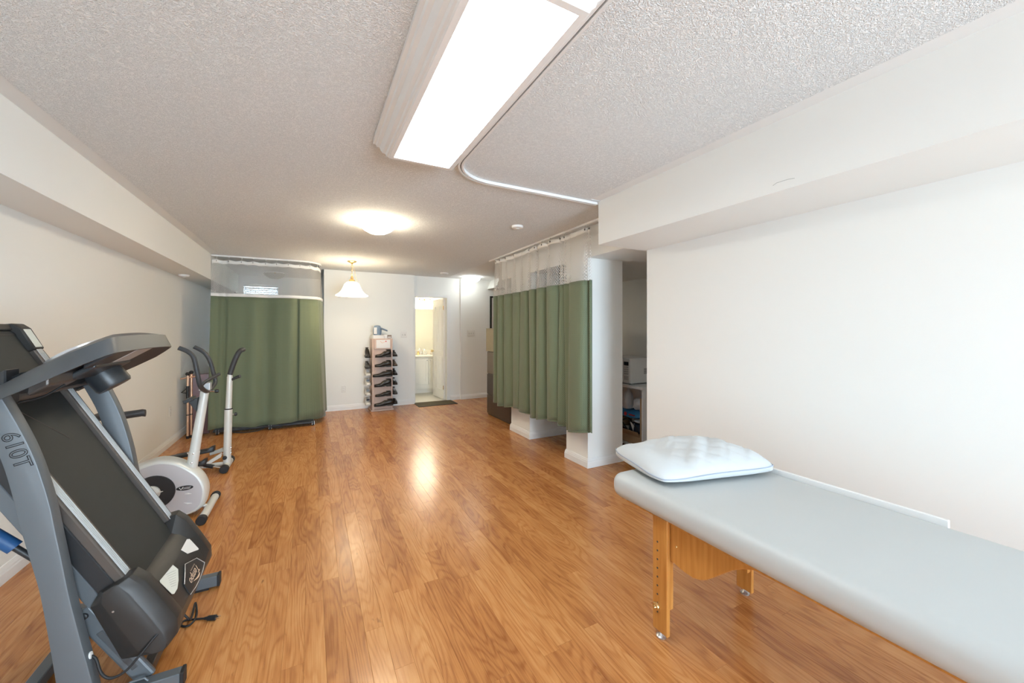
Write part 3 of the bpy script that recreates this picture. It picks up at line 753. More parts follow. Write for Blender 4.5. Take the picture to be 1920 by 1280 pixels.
# header tape with a little drop between the hooks
hooks = [int(n * (i + 0.35) / 14) for i in range(14)]
def sag(i): return min(abs(i - h) for h in hooks)
zt = [2.402 - 0.0022 * sag(i) for i in range(n)]
R, U = cloth(gentle, gentle, zt, [z_ - 0.045 for z_ in zt], 2, 0)
G().grid(R, U).obj('header_tape', 'header_white', rc, smooth=180, recalc=False, solid=0.004)
R, U = cloth(rp2, rp2, [z_ + 0.012 for z_ in zb], zb, 1, 0)
G().grid(R, U).obj('hem', 'curtain_green', rc, smooth=180, recalc=False, solid=0.005)
def hook(x, y, z0, parent):
    h = G().tube([(x, y, CZ - 0.02), (x, y, z0 + 0.012), (x - 0.006, y, z0 - 0.004), (x, y, z0 - 0.012)], 0.0022, 6).obj('hook', 'steel', parent)
    G().lathe([(0.010, 0), (0.010, 0.004), (0.005, 0.005), (0.005, 0)], (x - 0.003, y, z0 - 0.010), (-1, 0.25, 0), n=12).obj('grommet', 'slot_dark', h)
    G().lathe([(0.007, 0), (0.007, 0.006), (0.004, 0.010)], (x, y, CZ - 0.030), n=10).obj('carrier', 'plastic_white', h)
for i in hooks: hook(gentle[i][0], gentle[i][1], zt[i] - 0.01, rc)

# left curtain: wraps around the corner, with one overlapping panel near the right end
def leftpath(off, spread):
    base = [Vector((a, b, 0)) for a, b in ltp]
    # resample
    out = []; N = 150
    L = [0]
    for i in range(1, len(base)): L.append(L[-1] + (base[i] - base[i - 1]).length)
    tot = L[-1] - 0.25
    for q in range(N + 1):
        s = tot * q / N; i = max(j for j in range(len(L)) if L[j] <= s + 1e-9); i = min(i, len(base) - 2)
        t = (s - L[i]) / (L[i + 1] - L[i]); p = base[i].lerp(base[i + 1], t); d = (base[i + 1] - base[i]).normalized()
        nn = Vector((d.y, -d.x, 0))
        ripple = 0.024 * math.sin(s * 15.0 + 0.8) + 0.016 * math.sin(s * 8.2) + 0.010 * math.sin(s * 27.0)
        dark = -0.05 * max(0, 1 - abs(s - 0.09) / 0.09) - 0.03 * math.exp(-((s - 0.17) / 0.02) ** 2)
        side_ = min(1, max(0, (s - 1.0) / 0.5))
        p = p + nn * (off * (1 - 0.68 * side_) + ripple * spread * (1 - 0.5 * side_) + dark)
        if s < 0.2: p.x = max(p.x, -1.21)
        out.append((p.x, p.y))
    return out
lc = thing('privacy_curtain', 'green curtain with net top closing off the left corner', 'curtain', (-0.5, 6.5, 0.05), 'green privacy curtains')
t0 = leftpath(0.0, 0.5); t1 = leftpath(0.07, 0.9); t2 = leftpath(0.23, 1.3)
n = len(t0)
R, U = cloth(t0, t1, [2.37] * n, [1.90] * n, 6, 0)
G().grid(R, U).obj('net_panel', 'curtain_net', lc, smooth=180, recalc=False)
R, U = cloth(t1, t2, [1.872] * n, [0.075 + 0.015 * math.sin(i * 0.09) + 0.03 * max(0, i / n - 0.75) for i in range(n)], 22, 0)
G().grid(R, U).obj('fabric_panel', 'curtain_green', lc, smooth=180, recalc=False, solid=0.002)
tm = leftpath(0.066, 0.9)
R, U = cloth(tm, t1, [1.912] * n, [1.868] * n, 1, 0)
G().grid(R, U).obj('border_band', 'header_white', lc, smooth=180, recalc=False, solid=0.006)
# separate overlapping strip of the second drop
k0, k1 = int(n * 0.615), int(n * 0.76)
o1 = leftpath(0.085, 0.3)[k0:k1]; o2 = leftpath(0.255, 0.3)[k0:k1]; m = len(o1)
R, U = cloth(o1, o2, [1.865] * m, [0.10] * m, 16, 0)
G().grid(R, U).obj('overlap_panel', 'curtain_green', lc, smooth=180, recalc=False, solid=0.003)
hk = [int(n * (i + 0.4) / 12) for i in range(12)]
zt = [2.385 - 0.0022 * min(min(abs(i - h) for h in hk), 8) for i in range(n)]
R, U = cloth(t0, t0, zt, [z_ - 0.05 for z_ in zt], 2, 0)
G().grid(R, U).obj('header_tape', 'header_white', lc, smooth=180, recalc=False, solid=0.004)
for i in hk: hook(t0[i][0], t0[i][1], zt[i] - 0.01, lc)

# low black wheeled base showing under the left curtain
wbx0, wbx1, wy0, wy1 = -1.16, 0.04, 6.36, 6.62
wbse = thing('equipment_base', 'low black wheeled equipment base peeking out under the left curtain', 'base', ((wbx0 + wbx1) / 2, 6.5, 0))
G().box(wbx0, wbx1, wy0 + 0.03, wy1, 0.035, 0.065).obj('platform', 'black_plastic', wbse, bevel=0.008, seg=2)
for cx in (wbx0 + 0.05, (wbx0 + wbx1) / 2 + 0.05, wbx1 - 0.01):
    w = G().cyl((cx - 0.012, wy0 + 0.045, 0.024), (cx + 0.012, wy0 + 0.045, 0.024), 0.024, n=16).obj('caster_wheel', 'black_rubber', wbse, smooth=40)
    G().box(cx + 0.013, cx + 0.017, wy0 + 0.03, wy0 + 0.06, 0.015, 0.066).box(cx - 0.017, cx - 0.013, wy0 + 0.03, wy0 + 0.06, 0.015, 0.066).obj('fork', 'steel', w)
G().tube(spline([(-1.0, 6.40, 0.045), (-0.85, 6.345, 0.012), (-0.66, 6.35, 0.014), (-0.55, 6.36, 0.05), (-0.42, 6.35, 0.03), (-0.33, 6.36, 0.055)]), 0.006, 8).obj('cable', 'black_rubber', wbse, smooth=60)

# ================================================================== SHOE TOWER
tx0, tx1, ty0, ty1 = 0.935, 1.275, 7.02, 7.30
st = thing('shoe_tower', 'tall pinkish wooden shoe tower standing against the back wall', 'shoe rack', ((tx0 + tx1) / 2, (ty0 + ty1) / 2, 0.0005))
G().prism([(tx0, ty0), (tx1, ty0), (tx1, ty1), (tx0, ty1)], 'z', 0.03, 1.255).obj('column', 'rack_pink', st, bevel=0.004)
G().box(tx0 - 0.02, tx1 + 0.02, ty0 - 0.025, ty1 + 0.02, 0.0005, 0.03).obj('foot_board', 'rack_pink', st, bevel=0.004)
for x0, x1 in ((tx0, tx0 + 0.028), (tx1 - 0.028, tx1)):
    G().box(x0, x1, ty0 - 0.014, ty0 - 0.0005, 0.03, 1.255).obj('stile', 'rack_pink', st, bevel=0.002)
G().box(tx0 + 0.03, tx1 - 0.03, ty0 - 0.02, ty0 - 0.0005, 1.075, 1.255).obj('header_board', 'rack_pink', st, bevel=0.002)

def shoe(name, heel, toe, width, mats, label, group, kind='loafer', tall=0.085):
    """heel, toe: points on the sole line"""
    heel = Vector(heel); toe = Vector(toe); d = toe - heel; L = d.length; d.normalize(); up = Vector((0, 0, 1)); sd = up.cross(d)
    o = thing(name, label, 'shoe', tuple((heel + toe) / 2), group)
    hh = {'loafer': 0.022, 'heel': 0.048, 'sneaker': 0.026, 'boot': 0.03, 'clog': 0.025}[kind]
    def lift(t): return hh * max(0.0, 1 - t / 0.62) ** 0.8 + 0.006
    W = width / 2
    wid = [(0, .55), (.06, .72), (.2, .80), (.4, .80), (.6, .95), (.75, 1.0), (.88, .86), (.96, .72), (1, .50)]
    top = {'loafer': [(0, .80), (.06, 1.0), (.2, 1.0), (.32, .80), (.45, .95), (.6, .66), (.75, .5), (.88, .46), (.96, .42), (1, .34)],
           'sneaker': [(0, .95), (.06, 1.05), (.2, 1.05), (.34, 1.0), (.48, .95), (.62, .74), (.75, .6), (.88, .52), (.96, .42), (1, .25)],
           'boot': [(0, 2.0), (.06, 2.1), (.2, 2.1), (.36, 2.05), (.46, 1.3), (.6, .85), (.75, .65), (.88, .55), (.96, .4), (1, .25)],
           'clog': [(0, .30), (.06, .35), (.2, .40), (.34, .55), (.45, 1.0), (.6, .95), (.75, .75), (.88, .6), (.96, .45), (1, .25)]}
    top['heel'] = top['loafer']
    def interp(tab, t):
        for (a, x), (b, y) in zip(tab, tab[1:]):
            if t <= b: return x + (y - x) * (t - a) / (b - a + 1e-9)
        return tab[-1][1]
    rings = []; srings = []
    for i in range(15):
        t = i / 14; w = W * interp(wid, t); z0 = lift(t); z1 = z0 + tall * interp(top[kind], t) * 0.8 + 0.006
        c = heel + d * (L * t); ring = []
        for q in range(12):
            a = 2 * PI * q / 12; y = math.cos(a); z = math.sin(a)
            zz = z0 + (z1 - z0) * (0.5 + 0.5 * z) if z > 0 else z0 + (z1 - z0) * 0.5 * (1 + z)
            ww = w * (abs(y) ** 0.7) * (1 if y > 0 else -1) * (1.0 if z < 0.2 else 0.85)
            ring.append(c + sd * ww + up * zz)
        rings.append(ring)
        b = 0.0 if (t < 0.30 or kind in ('sneaker', 'clog')) else max(0.0, z0 - 0.012)
        srings.append([c + sd * w * 1.06 + up * b, c - sd * w * 1.06 + up * b, c - sd * w * 1.06 + up * (z0 + 0.006), c + sd * w * 1.06 + up * (z0 + 0.006)])
    G().loft(rings).obj('upper', mats[0], o, smooth=70)
    G().loft(srings).obj('sole', mats[1], o, smooth=30)
    if kind != 'clog':
        c = heel + d * L * 0.17; zt = lift(0.17) + tall * 0.8 * interp(top[kind], .17)
        G().lathe([(0.55, 0), (0.48, 0.12), (0.3, 0.16), (0, 0.16)], (0, 0, 0), n=12)
        ring = [c + d * (L * 0.145) * math.cos(a) + sd * W * 0.55 * math.sin(a) + up * (zt + 0.005) for a in [2 * PI * q / 14 for q in range(14)]]
        G().tube(ring, 0.005, 6, closed=True).obj('collar', mats[0], o, smooth=60)
        G().plate(ring, up * -0.004).obj('insole', mats[2], o)
    if kind == 'sneaker':
        for t in (0.45, 0.53, 0.61):
            c = heel + d * L * t + up * (lift(t) + tall * 0.8 * interp(top[kind], t) + 0.008)
            G().tube([c - sd * W * 0.4, c + sd * W * 0.4], 0.004, 6).obj('lace', 'paper_white', o)
    return o
def peg(c, nrm):
    nrm = Vector(nrm)
    G().obox(Vector(c) + nrm * 0.035, nrm * 0.035, nrm.cross(Vector((0, 0, 1))) * 0.04, (0, 0, 0.003)).obj('shoe_peg', 'rack_pink', st, bevel=0.001)

fy = ty0 - 0.060
front = [(703.7, 733, 670, 'heel', 'black leather pump with block heel, topmost on the front of the shoe tower'),
         (703, 733.5, 688, 'loafer', 'black slip-on shoe, second from the top on the front of the shoe tower'),
         (699, 735.5, 706.5, 'loafer', 'long black shoe with light lining, third from the top on the shoe tower front'),
         (702, 733.5, 725, 'heel', 'black shoe with raised heel, fourth from the top on the shoe tower front'),
         (703.5, 733, 743, 'loafer', 'low black strapped flat, second from the bottom on the shoe tower front'),
         (701.5, 737, 761, 'loafer', 'large black shoe at the bottom of the shoe tower front')]
for i, (u0, u1, v, kd, lab) in enumerate(front):
    a = at(u1, v, 1, fy); b = at(u0, v, 1, fy); z_ = (a.z + b.z) / 2 + 0.004
    shoe('shoe', (a.x, fy, z_), (b.x, fy, z_), 0.085, ('leather', 'sole', 'shoe_white' if i == 2 else 'leather_grey'), lab, 'shoes on the front of the tower', kd, 0.100 if i != 4 else 0.07)
    peg(((a.x + b.x) / 2, ty0, z_ - 0.003), (0, -1, 0))
left = [(671, 'boot', 'leather', 'sole', 'black ankle boot, topmost on the left side of the shoe tower', 0.080),
        (691, 'loafer', 'leather_grey', 'sole', 'dark grey crumpled shoe, second on the left side of the shoe tower', 0.10),
        (705, 'sneaker', 'shoe_white', 'sole_white', 'plain white sneaker, third on the left side of the shoe tower', 0.085),
        (723, 'sneaker', 'shoe_white', 'sole_white', 'white and blue laced sneaker, fourth on the left side of the shoe tower', 0.085),
        (742, 'sneaker', 'shoe_white', 'sole_white', 'white and grey laced sneaker, second from the bottom on the left side of the tower', 0.085),
        (760, 'sneaker', 'shoe_white', 'sole_white', 'white sneaker with navy tongue at the bottom left of the shoe tower', 0.08)]
for i, (v, kd, m, sl, lab, tall) in enumerate(left):
    x = tx0 - 0.060; z_ = at(688, v, 1, 7.02).z
    o = shoe('shoe', (x, 7.27, z_), (x, 7.01, z_), 0.092, (m, sl, 'navy' if i > 2 else 'leather_grey'), lab, 'shoes on the left side of the tower', kd, tall)
    peg((tx0, 7.14, z_ - 0.003), (-1, 0, 0))
    if i in (3, 4, 5):
        G().obox((x, 7.085, z_ + 0.082), (0.022, 0, 0), (0, 0.03, -0.012), (0, 0.004, 0.006)).obj('tongue', 'navy' if i == 5 else 'blue_grey', o, bevel=0.002)
right = [(668, 'loafer', 'leather', 'sole', 'black shoe, topmost on the right side of the shoe tower'),
         (686, 'loafer', 'leather_brown', 'sole', 'brown shoe on the right side of the shoe tower'),
         (703, 'loafer', 'leather', 'sole', 'round-toed black shoe, third on the right side of the shoe tower'),
         (721, 'sneaker', 'leather', 'sole', 'black shoe with dark laces, fourth on the right side of the shoe tower'),
         (739, 'sneaker', 'leather_grey', 'sole', 'dark grey laced shoe, second from the bottom on the right side of the tower'),
         (757, 'clog', 'leather', 'sole', 'black backless clog at the bottom right of the shoe tower')]
for i, (v, kd, m, sl, lab) in enumerate(right):
    x = tx1 + 0.052; z_ = at(742, v, 1, 7.02).z
    shoe('shoe', (x, 7.27, z_), (x, 7.01, z_), 0.09, (m, sl, 'leather_grey'), lab, 'shoes on the right side of the tower', kd, 0.085)
    peg((tx1, 7.14, z_ - 0.003), (1, 0, 0))
# things on and at the top of the tower
a = at(705.5, 637, 1, ty0 - 0.023); b = at(731.5, 652, 1, ty0 - 0.023)
o = thing('greeting_card', 'white card with a small check mark and red dot propped on the shoe tower', 'card', ((a.x + b.x) / 2, ty0 - 0.024, b.z))
G().box(a.x, b.x, ty0 - 0.0245, ty0 - 0.0215, b.z, a.z).obj('sheet', 'paper_white', o)
xm_, zm_ = (a.x + b.x) / 2, a.z - 0.045
yy_ = ty0 - 0.0255
G().tube([(xm_ - 0.05, yy_, zm_ + 0.02), (xm_ - 0.015, yy_, zm_ - 0.008), (xm_ + 0.03, yy_, zm_ + 0.012)], 0.004, 6).obj('print_mark', 'copper', o)
G().lathe([(0.011, 0), (0.011, 0.001)], (xm_ + 0.045, yy_ + 0.001, zm_ + 0.018), (0, -1, 0), n=12).obj('print_dot', 'red_print', o)
o = tag(G().box(tx0 + 0.02, tx0 + 0.20, ty0 + 0.02, ty0 + 0.20, 1.2555, 1.315).obj('small_box', 'paper_white', bevel=0.002), 'small white cardboard box on top of the shoe tower', 'box')
o = thing('shoe_box', 'low printed white box on top right of the shoe tower', 'box', (tx1 - 0.07, ty0 + 0.1, 1.2555))
G().box(tx1 - 0.135, tx1 - 0.01, ty0 + 0.02, ty0 + 0.18, 1.2555, 1.32).obj('carton', 'paper_white', o, bevel=0.001)
G().box(tx1 - 0.085, tx1 - 0.012, ty0 + 0.018, ty0 + 0.0198, 1.262, 1.316).obj('printed_panel', 'leather_brown', o)
G().box(tx1 - 0.078, tx1 - 0.022, ty0 + 0.0165, ty0 + 0.0182, 1.272, 1.288).obj('printed_bar', 'paper_white', o)
# grey-blue cap shaped thing standing on the small box
cb = thing('visor_cap', 'grey blue peaked cap on top of the shoe tower', 'cap', (tx0 + 0.12, ty0 + 0.10, 1.3155))
c0 = Vector((tx0 + 0.10, ty0 + 0.11, 1.3155))
G().lathe([(0.062, 0.0), (0.070, 0.03), (0.075, 0.08), (0.070, 0.125), (0.048, 0.165), (0, 0.175)], c0, n=20).obj('crown', 'blue_grey', cb, smooth=50)
G().grid([[c0 + Vector((0.05 + 0.12 * t, (q - 0.5) * 0.14 * (1 - t * t * 0.75), 0.14 - 0.055 * t - 0.08 * (q - 0.5) ** 2)) for q in [k / 8 for k in range(9)]] for t in [j / 6 for j in range(7)]]).obj('peak', 'blue_grey', cb, smooth=180, solid=0.008, recalc=False)
G().box(c0.x - 0.066, c0.x - 0.015, c0.y - 0.072, c0.y - 0.060, 1.335, 1.45).obj('label_tag', 'paper_white', cb, bevel=0.002)

# ================================================================== FILING CABINET AND FRAMED BOARD
fc = thing('filing_cabinet', 'tall dark brown filing cabinet with beige top section behind the right curtain', 'cabinet', (2.83, 5.49, 0.0005))
cx0, cx1, cy0, cy1 = 2.605, 3.05, 5.05, 5.92
G().box(cx0 + 0.02, cx1, cy0, cy1, 0.0005, 1.42).obj('body', 'cab_brown', fc, bevel=0.004)
for z0, z1, m, dx in ((0.03, 0.335, 'cab_brown', 0), (0.345, 0.675, 'cab_brown', 0), (0.69, 1.045, 'cab_taupe', 0.004), (1.055, 1.425, 'cab_beige', -0.016)):
    d = G().box(cx0 + dx, cx0 + 0.02, cy0 + 0.012, cy1 - 0.006, z0, z1).obj('drawer', m, fc, bevel=0.004)
    zh = z1 - 0.075 if z1 < 0.7 else z0 + 0.06
    if z1 < 0.7:
        G().box(cx0 + dx - 0.003, cx0 + dx + 0.001, (cy0 + cy1) / 2 - 0.13, (cy0 + cy1) / 2 + 0.13, zh, zh + 0.035).obj('recessed_pull', 'slot_dark', d, bevel=0.001)
    else:
        G().box(cx0 + dx - 0.004, cx0 + dx + 0.001, cy1 - 0.34, cy1 - 0.30, zh, zh + 0.035).obj('lock', 'slot_dark', d, bevel=0.001)
G().box(cx0 - 0.016, cx1, cy0, cy1, 1.4255, 1.433).obj('top_panel', 'cab_beige', fc, bevel=0.002)
fa = at(919.5, 555, 1, YD - 0.06)
fr = thing('framed_board', 'black framed white board leaning on the wall behind the filing cabinet', 'board', (3.8, YD - 0.05, 0.35))
G().box(fa.x + 0.03, fa.x + 0.78, YD - 0.048, YD - 0.034, 0.38, fa.z - 0.03).obj('panel', 'paper_white', fr)
g = G().box(fa.x, fa.x + 0.03, YD - 0.06, YD - 0.032, 0.35, fa.z).box(fa.x + 0.78, fa.x + 0.81, YD - 0.06, YD - 0.032, 0.35, fa.z).box(fa.x + 0.03, fa.x + 0.78, YD - 0.06, YD - 0.032, fa.z - 0.03, fa.z).box(fa.x + 0.03, fa.x + 0.78, YD - 0.06, YD - 0.032, 0.35, 0.38)
g.obj('frame', 'frame_black', fr)

# ================================================================== ALCOVE: SHELF UNIT, MICROWAVE, JUMBLE
sx0, sx1, sy0, sy1, sh = 3.35, 3.80, 3.215, 4.12, 0.748
su = thing('shelf_unit', 'open white shelf unit in the alcove under the microwave', 'shelf', ((sx0 + sx1) / 2, (sy0 + sy1) / 2, 0.0005))
G().box(sx0 - 0.01, sx1, sy0 - 0.01, sy1 + 0.01, sh - 0.03, sh).obj('top', 'trim_white', su, bevel=0.002)
for y0 in (sy0, sy1 - 0.02): G().box(sx0, sx1, y0, y0 + 0.02, 0.0005, sh - 0.03).obj('side', 'trim_white', su, bevel=0.001)
G().box(sx1 - 0.012, sx1, sy0 + 0.02, sy1 - 0.02, 0.0005, sh - 0.03).obj('back', 'trim_white', su)
G().box(sx0 + 0.01, sx1 - 0.012, sy0 + 0.02, sy1 - 0.02, 0.03, 0.05).obj('bottom_shelf', 'trim_white', su)
G().box(sx0, sx0 + 0.02, sy0 + 0.02, sy0 + 0.045, 0.05, 0.62).obj('edge_strip', 'cardboard', su)
my0, my1 = 3.44, 3.92
mw = thing('microwave', 'white microwave oven on the alcove shelf unit', 'microwave', (3.58, (my0 + my1) / 2, sh))
G().box(3.385, 3.76, my0, my1, sh + 0.012, 1.065).obj('case', 'plastic_white', mw, bevel=0.008, seg=2)
for x_, y_ in ((3.42, my0 + 0.04), (3.72, my0 + 0.04), (3.42, my1 - 0.04), (3.72, my1 - 0.04)): G().cyl((x_, y_, sh), (x_, y_, sh + 0.013), 0.013, n=10).obj('foot', 'black_rubber', mw)
cp = G().box(3.380, 3.3855, my0 + 0.012, my0 + 0.125, sh + 0.025, 1.052).obj('control_panel', 'plate_white', mw, bevel=0.001)
G().box(3.377, 3.3802, my0 + 0.030, my0 + 0.105, 0.975, 1.02).obj('display', 'display_dark', cp)
for r_ in range(4):
    for c_ in range(3):
        y0 = my0 + 0.032 + c_ * 0.025
        G().box(3.3775, 3.3802, y0, y0 + 0.019, 0.905 - r_ * 0.026 + 0.04, 0.905 - r_ * 0.026 + 0.058).obj('key', 'key_grey', cp)
for c_ in range(3):
    y0 = my0 + 0.032 + c_ * 0.025
    G().box(3.3775, 3.3802, y0, y0 + 0.015, 0.80, 0.85).obj('key', 'key_grey', cp)
dr = G().box(3.372, 3.3855, my0 + 0.13, my1 - 0.008, sh + 0.022, 1.055).obj('door', 'plastic_white', mw, bevel=0.004)
G().box(3.369, 3.3722, my0 + 0.19, my1 - 0.06, sh + 0.08, 1.0).obj('window', 'display_dark', dr, bevel=0.002)
for k in range(6): G().box(3.60, 3.70, my0 - 0.002, my0 + 0.001, 0.87 + k * 0.012, 0.875 + k * 0.012).obj('vent_slot', 'slot_dark', mw)

def jug(x, y, z, h, label):
    o = thing('plastic_jug', label, 'jug', (x, y, z), 'white jugs in the shelf unit')
    g = G().loft([[Vector((x + a * w, y + b * w * 0.8, z + hh * h)) for a, b in ((-1, -.6), (-.6, -1), (.6, -1), (1, -.6), (1, .6), (.6, 1), (-.6, 1), (-1, .6))] for w, hh in ((.055, 0), (.062, .05), (.062, .55), (.045, .75), (.020, .88), (.017, .93))])
    g.obj('body', 'plastic_bag', o, smooth=50)
    G().cyl((x, y, z + h * 0.93), (x, y, z + h), 0.019, n=14).obj('cap', 'plastic_white', o)
    G().tube(spline([(x - 0.045, y - 0.01, z + h * 0.42), (x - 0.075, y - 0.01, z + h * 0.5), (x - 0.065, y - 0.01, z + h * 0.75), (x - 0.025, y - 0.01, z + h * 0.82)]), 0.009, 8).obj('handle', 'plastic_bag', o, smooth=60)
def lump(name, c, r, m, label, cat, seed, flat=0.6):
    rnd = random.Random(seed); rings = []
    for j in range(7):
        ph = -PI / 2 + PI * j / 6
        ring = []
        for i in range(12):
            k = 1 + rnd.uniform(-0.16, 0.16)
            ring.append((c[0] + r[0] * math.copysign(abs(math.cos(2 * PI * i / 12)) ** 0.7, math.cos(2 * PI * i / 12)) * max(0.05, math.cos(ph)) ** 0.6 * k,
                         c[1] + r[1] * math.copysign(abs(math.sin(2 * PI * i / 12)) ** 0.7, math.sin(2 * PI * i / 12)) * max(0.05, math.cos(ph)) ** 0.6 * k,
                         c[2] + r[2] * math.sin(ph) * (1 if j in (0,) else k)))
        rings.append(ring)
    zmin = c[2] - r[2]
    return tag(G().loft([[(p[0], p[1], max(p[2], zmin)) for p in r_] for r_ in rings]).obj(name, m, smooth=40), label, cat)
zi = 0.051
# pile from below: boxes, paper bags, bag, jugs
b1 = thing('cardboard_box', 'open brown cardboard box at the bottom of the shelf unit', 'box', (3.56, 3.45, zi))
G().box(3.40, 3.72, 3.30, 3.62, zi, 0.16).obj('carton', 'cardboard', b1, bevel=0.002)
G().obox((3.385, 3.46, 0.175), (0.02, 0, -0.035), (0, 0.15, 0), (0.001, 0, 0.002)).obj('flap', 'cardboard', b1)
lump('paper_bag', (3.55, 3.745, 0.255), (0.10, 0.10, 0.068), 'paper_brown', 'crumpled brown paper bag in the shelf unit', 'bag', 3)
lump('red_cloth', (3.50, 3.78, 0.112), (0.10, 0.13, 0.058), 'maroon', 'dark red bundle low in the shelf unit', 'bundle', 5)
sb = thing('black_bag', 'black bag with white trim and looped strap in the shelf unit', 'bag', (3.52, 3.44, 0.165))
g = G(); rnd = random.Random(9)
g.loft([[(3.52 + 0.11 * w * math.cos(a), 3.44 + 0.12 * w * math.sin(a), 0.165 + h) for a in [2 * PI * q / 14 for q in range(14)]] for w, h in ((.7, 0), (1, .03), (.95, .09), (.6, .12), (.1, .125))])
g.obj('pouch', 'navy', sb, smooth=50)
G().tube(spline([(3.43, 3.55, 0.20), (3.40, 3.60, 0.29), (3.41, 3.50, 0.32), (3.41, 3.38, 0.26), (3.42, 3.36, 0.19)]), 0.008, 8).obj('strap', 'black_rubber', sb, smooth=60)
G().plate([(3.405, 3.40, 0.29), (3.405, 3.47, 0.30), (3.402, 3.42, 0.20)], (0.006, 0, 0)).obj('white_trim', 'paper_white', sb)
lump('white_paper', (3.50, 3.37, 0.308), (0.07, 0.10, 0.017), 'paper_white', 'folded white paper lying on the black bag', 'paper', 8)
bb = thing('blue_bag', 'bright blue plastic bag with red dot in the shelf unit', 'bag', (3.56, 3.60, 0.335))
g = G().loft([[(3.56 + 0.15 * w * math.cos(a), 3.57 + 0.25 * w * math.sin(a), 0.335 + h + 0.008 * math.sin(5 * a)) for a in [2 * PI * q / 20 for q in range(20)]] for w, h in ((.75, 0), (1, .02), (.98, .06), (.8, .085), (.2, .092))])
g.obj('bag_body', 'blue_bag', bb, smooth=50)
G().lathe([(0.024, 0), (0.024, 0.004), (0, 0.005)], (3.409, 3.55, 0.385), (-1, 0, 0.1), n=14).obj('red_dot', 'red_print', bb)
G().box(3.402, 3.412, 3.40, 3.49, 0.38, 0.392).obj('print_bar', 'red_print', bb)
jug(3.52, 3.62, 0.430, 0.26, 'white plastic jug with handle standing on the blue bag')
lump('plastic_bag', (3.53, 3.42, 0.512), (0.080, 0.080, 0.076), 'plastic_bag', 'knotted white plastic bag beside the jug', 'bag', 12)

# ================================================================== MASSAGE TABLE AND PILLOW
TX0, TX1, TY0, TY1, TZ0, TZ1 = 1.365, 2.115, -0.36, 1.535, 0.552, 0.676
mt = thing('massage_table', 'white padded massage table on adjustable light wooden legs', 'massage table', ((TX0 + TX1) / 2, (TY0 + TY1) / 2, 0))
G().box(TX0, TX1, TY0, TY1, TZ0, TZ1).obj('padded_top', 'vinyl_white', mt, bevel=0.052, seg=6, smooth=60)
G().box(TX0 + 0.06, TX1 - 0.06, TY0 + 0.06, TY1 - 0.06, TZ0 - 0.02, TZ0 + 0.01).obj('base_board', 'beech', mt)
# white rail along the wall side
G().box(TX1 + 0.004, TX1 + 0.020, at(1780, 985, 0, TX1 + 0.012).y, TY1 - 0.03, 0.655, 0.686).obj('side_rail', 'trim_white', mt, bevel=0.002, label='white strip along the wall side of the padding')
def leg(x, y, sgn):
    # sliding outer leg with holes, fixed inner board, foot glide and knob
    xo = x; o = sgn
    L_ = G().box(min(xo, xo + o * 0.021), max(xo, xo + o * 0.021), y - 0.042, y + 0.042, 0.022, 0.545).obj('leg', 'beech', mt, bevel=0.005, seg=2)
    G().box(min(xo + o * 0.0215, xo + o * 0.048), max(xo + o * 0.0215, xo + o * 0.048), y - 0.036, y + 0.036, 0.135, 0.548).obj('inner_board', 'beech', mt, bevel=0.003, seg=2)
    for k in range(9):
        zz = 0.43 - k * 0.040
        G().lathe([(0.0045, 0), (0.0045, 0.0008)], (xo - o * 0.0004, y + 0.012, zz), (-o, 0, 0), n=10).obj('hole', 'slot_dark', L_)
    G().lathe([(0.0, -0.002), (0.017, -0.002), (0.019, 0.006), (0.016, 0.012), (0.008, 0.014), (0.006, 0.022), (0.0, 0.023)], (xo - o * 0.001, y + 0.014, 0.135), (-o, 0, 0), n=16).obj('knob', 'gold', L_, smooth=40)
    G().lathe([(0.022, 0.0005), (0.022, 0.006), (0.012, 0.012), (0.007, 0.022)], (xo + o * 0.0105, y, 0), n=16).obj('foot_glide', 'steel', L_, smooth=40)
for y in (1.255, -0.10):
    leg(1.412, y, 1); leg(2.062, y, -1)
    G().box(1.462, 2.012, y - 0.010, y + 0.010, 0.46, 0.549).obj('end_apron', 'beech', mt, bevel=0.002)
# side aprons sweep down beside each leg
bot = [(p.y, p.z) for p in [at(u, v, 0, 1.45) for u, v in ((1267, 1053), (1276, 1062), (1287, 1071), (1302, 1081), (1315, 1085.5), (1325, 1086), (1336, 1083), (1347, 1079), (1358, 1074.5))]]
bot = [(1.2185, bot[0][1])] + bot + [(0.93, 0.475), (0.89, 0.503), (0.84, 0.525), (0.79, 0.536)]
ym_ = (1.255 - 0.10) / 2
half = [p for p in bot]
prof = [(1.2185, 0.549)] + half + [(2 * ym_ - a, b) for a, b in reversed(half)] + [(2 * ym_ - 1.2185, 0.549)]
for xr in (1.436, 2.018):
    G().prism(prof, 'x', xr, xr + 0.020).obj('side_apron', 'beech', mt, bevel=0.002)
    G().lathe([(0.006, 0), (0.004, 0.003), (0, 0.003)], (xr, 1.185, 0.44), (-1, 0, 0), n=10).obj('screw', 'gold', mt)

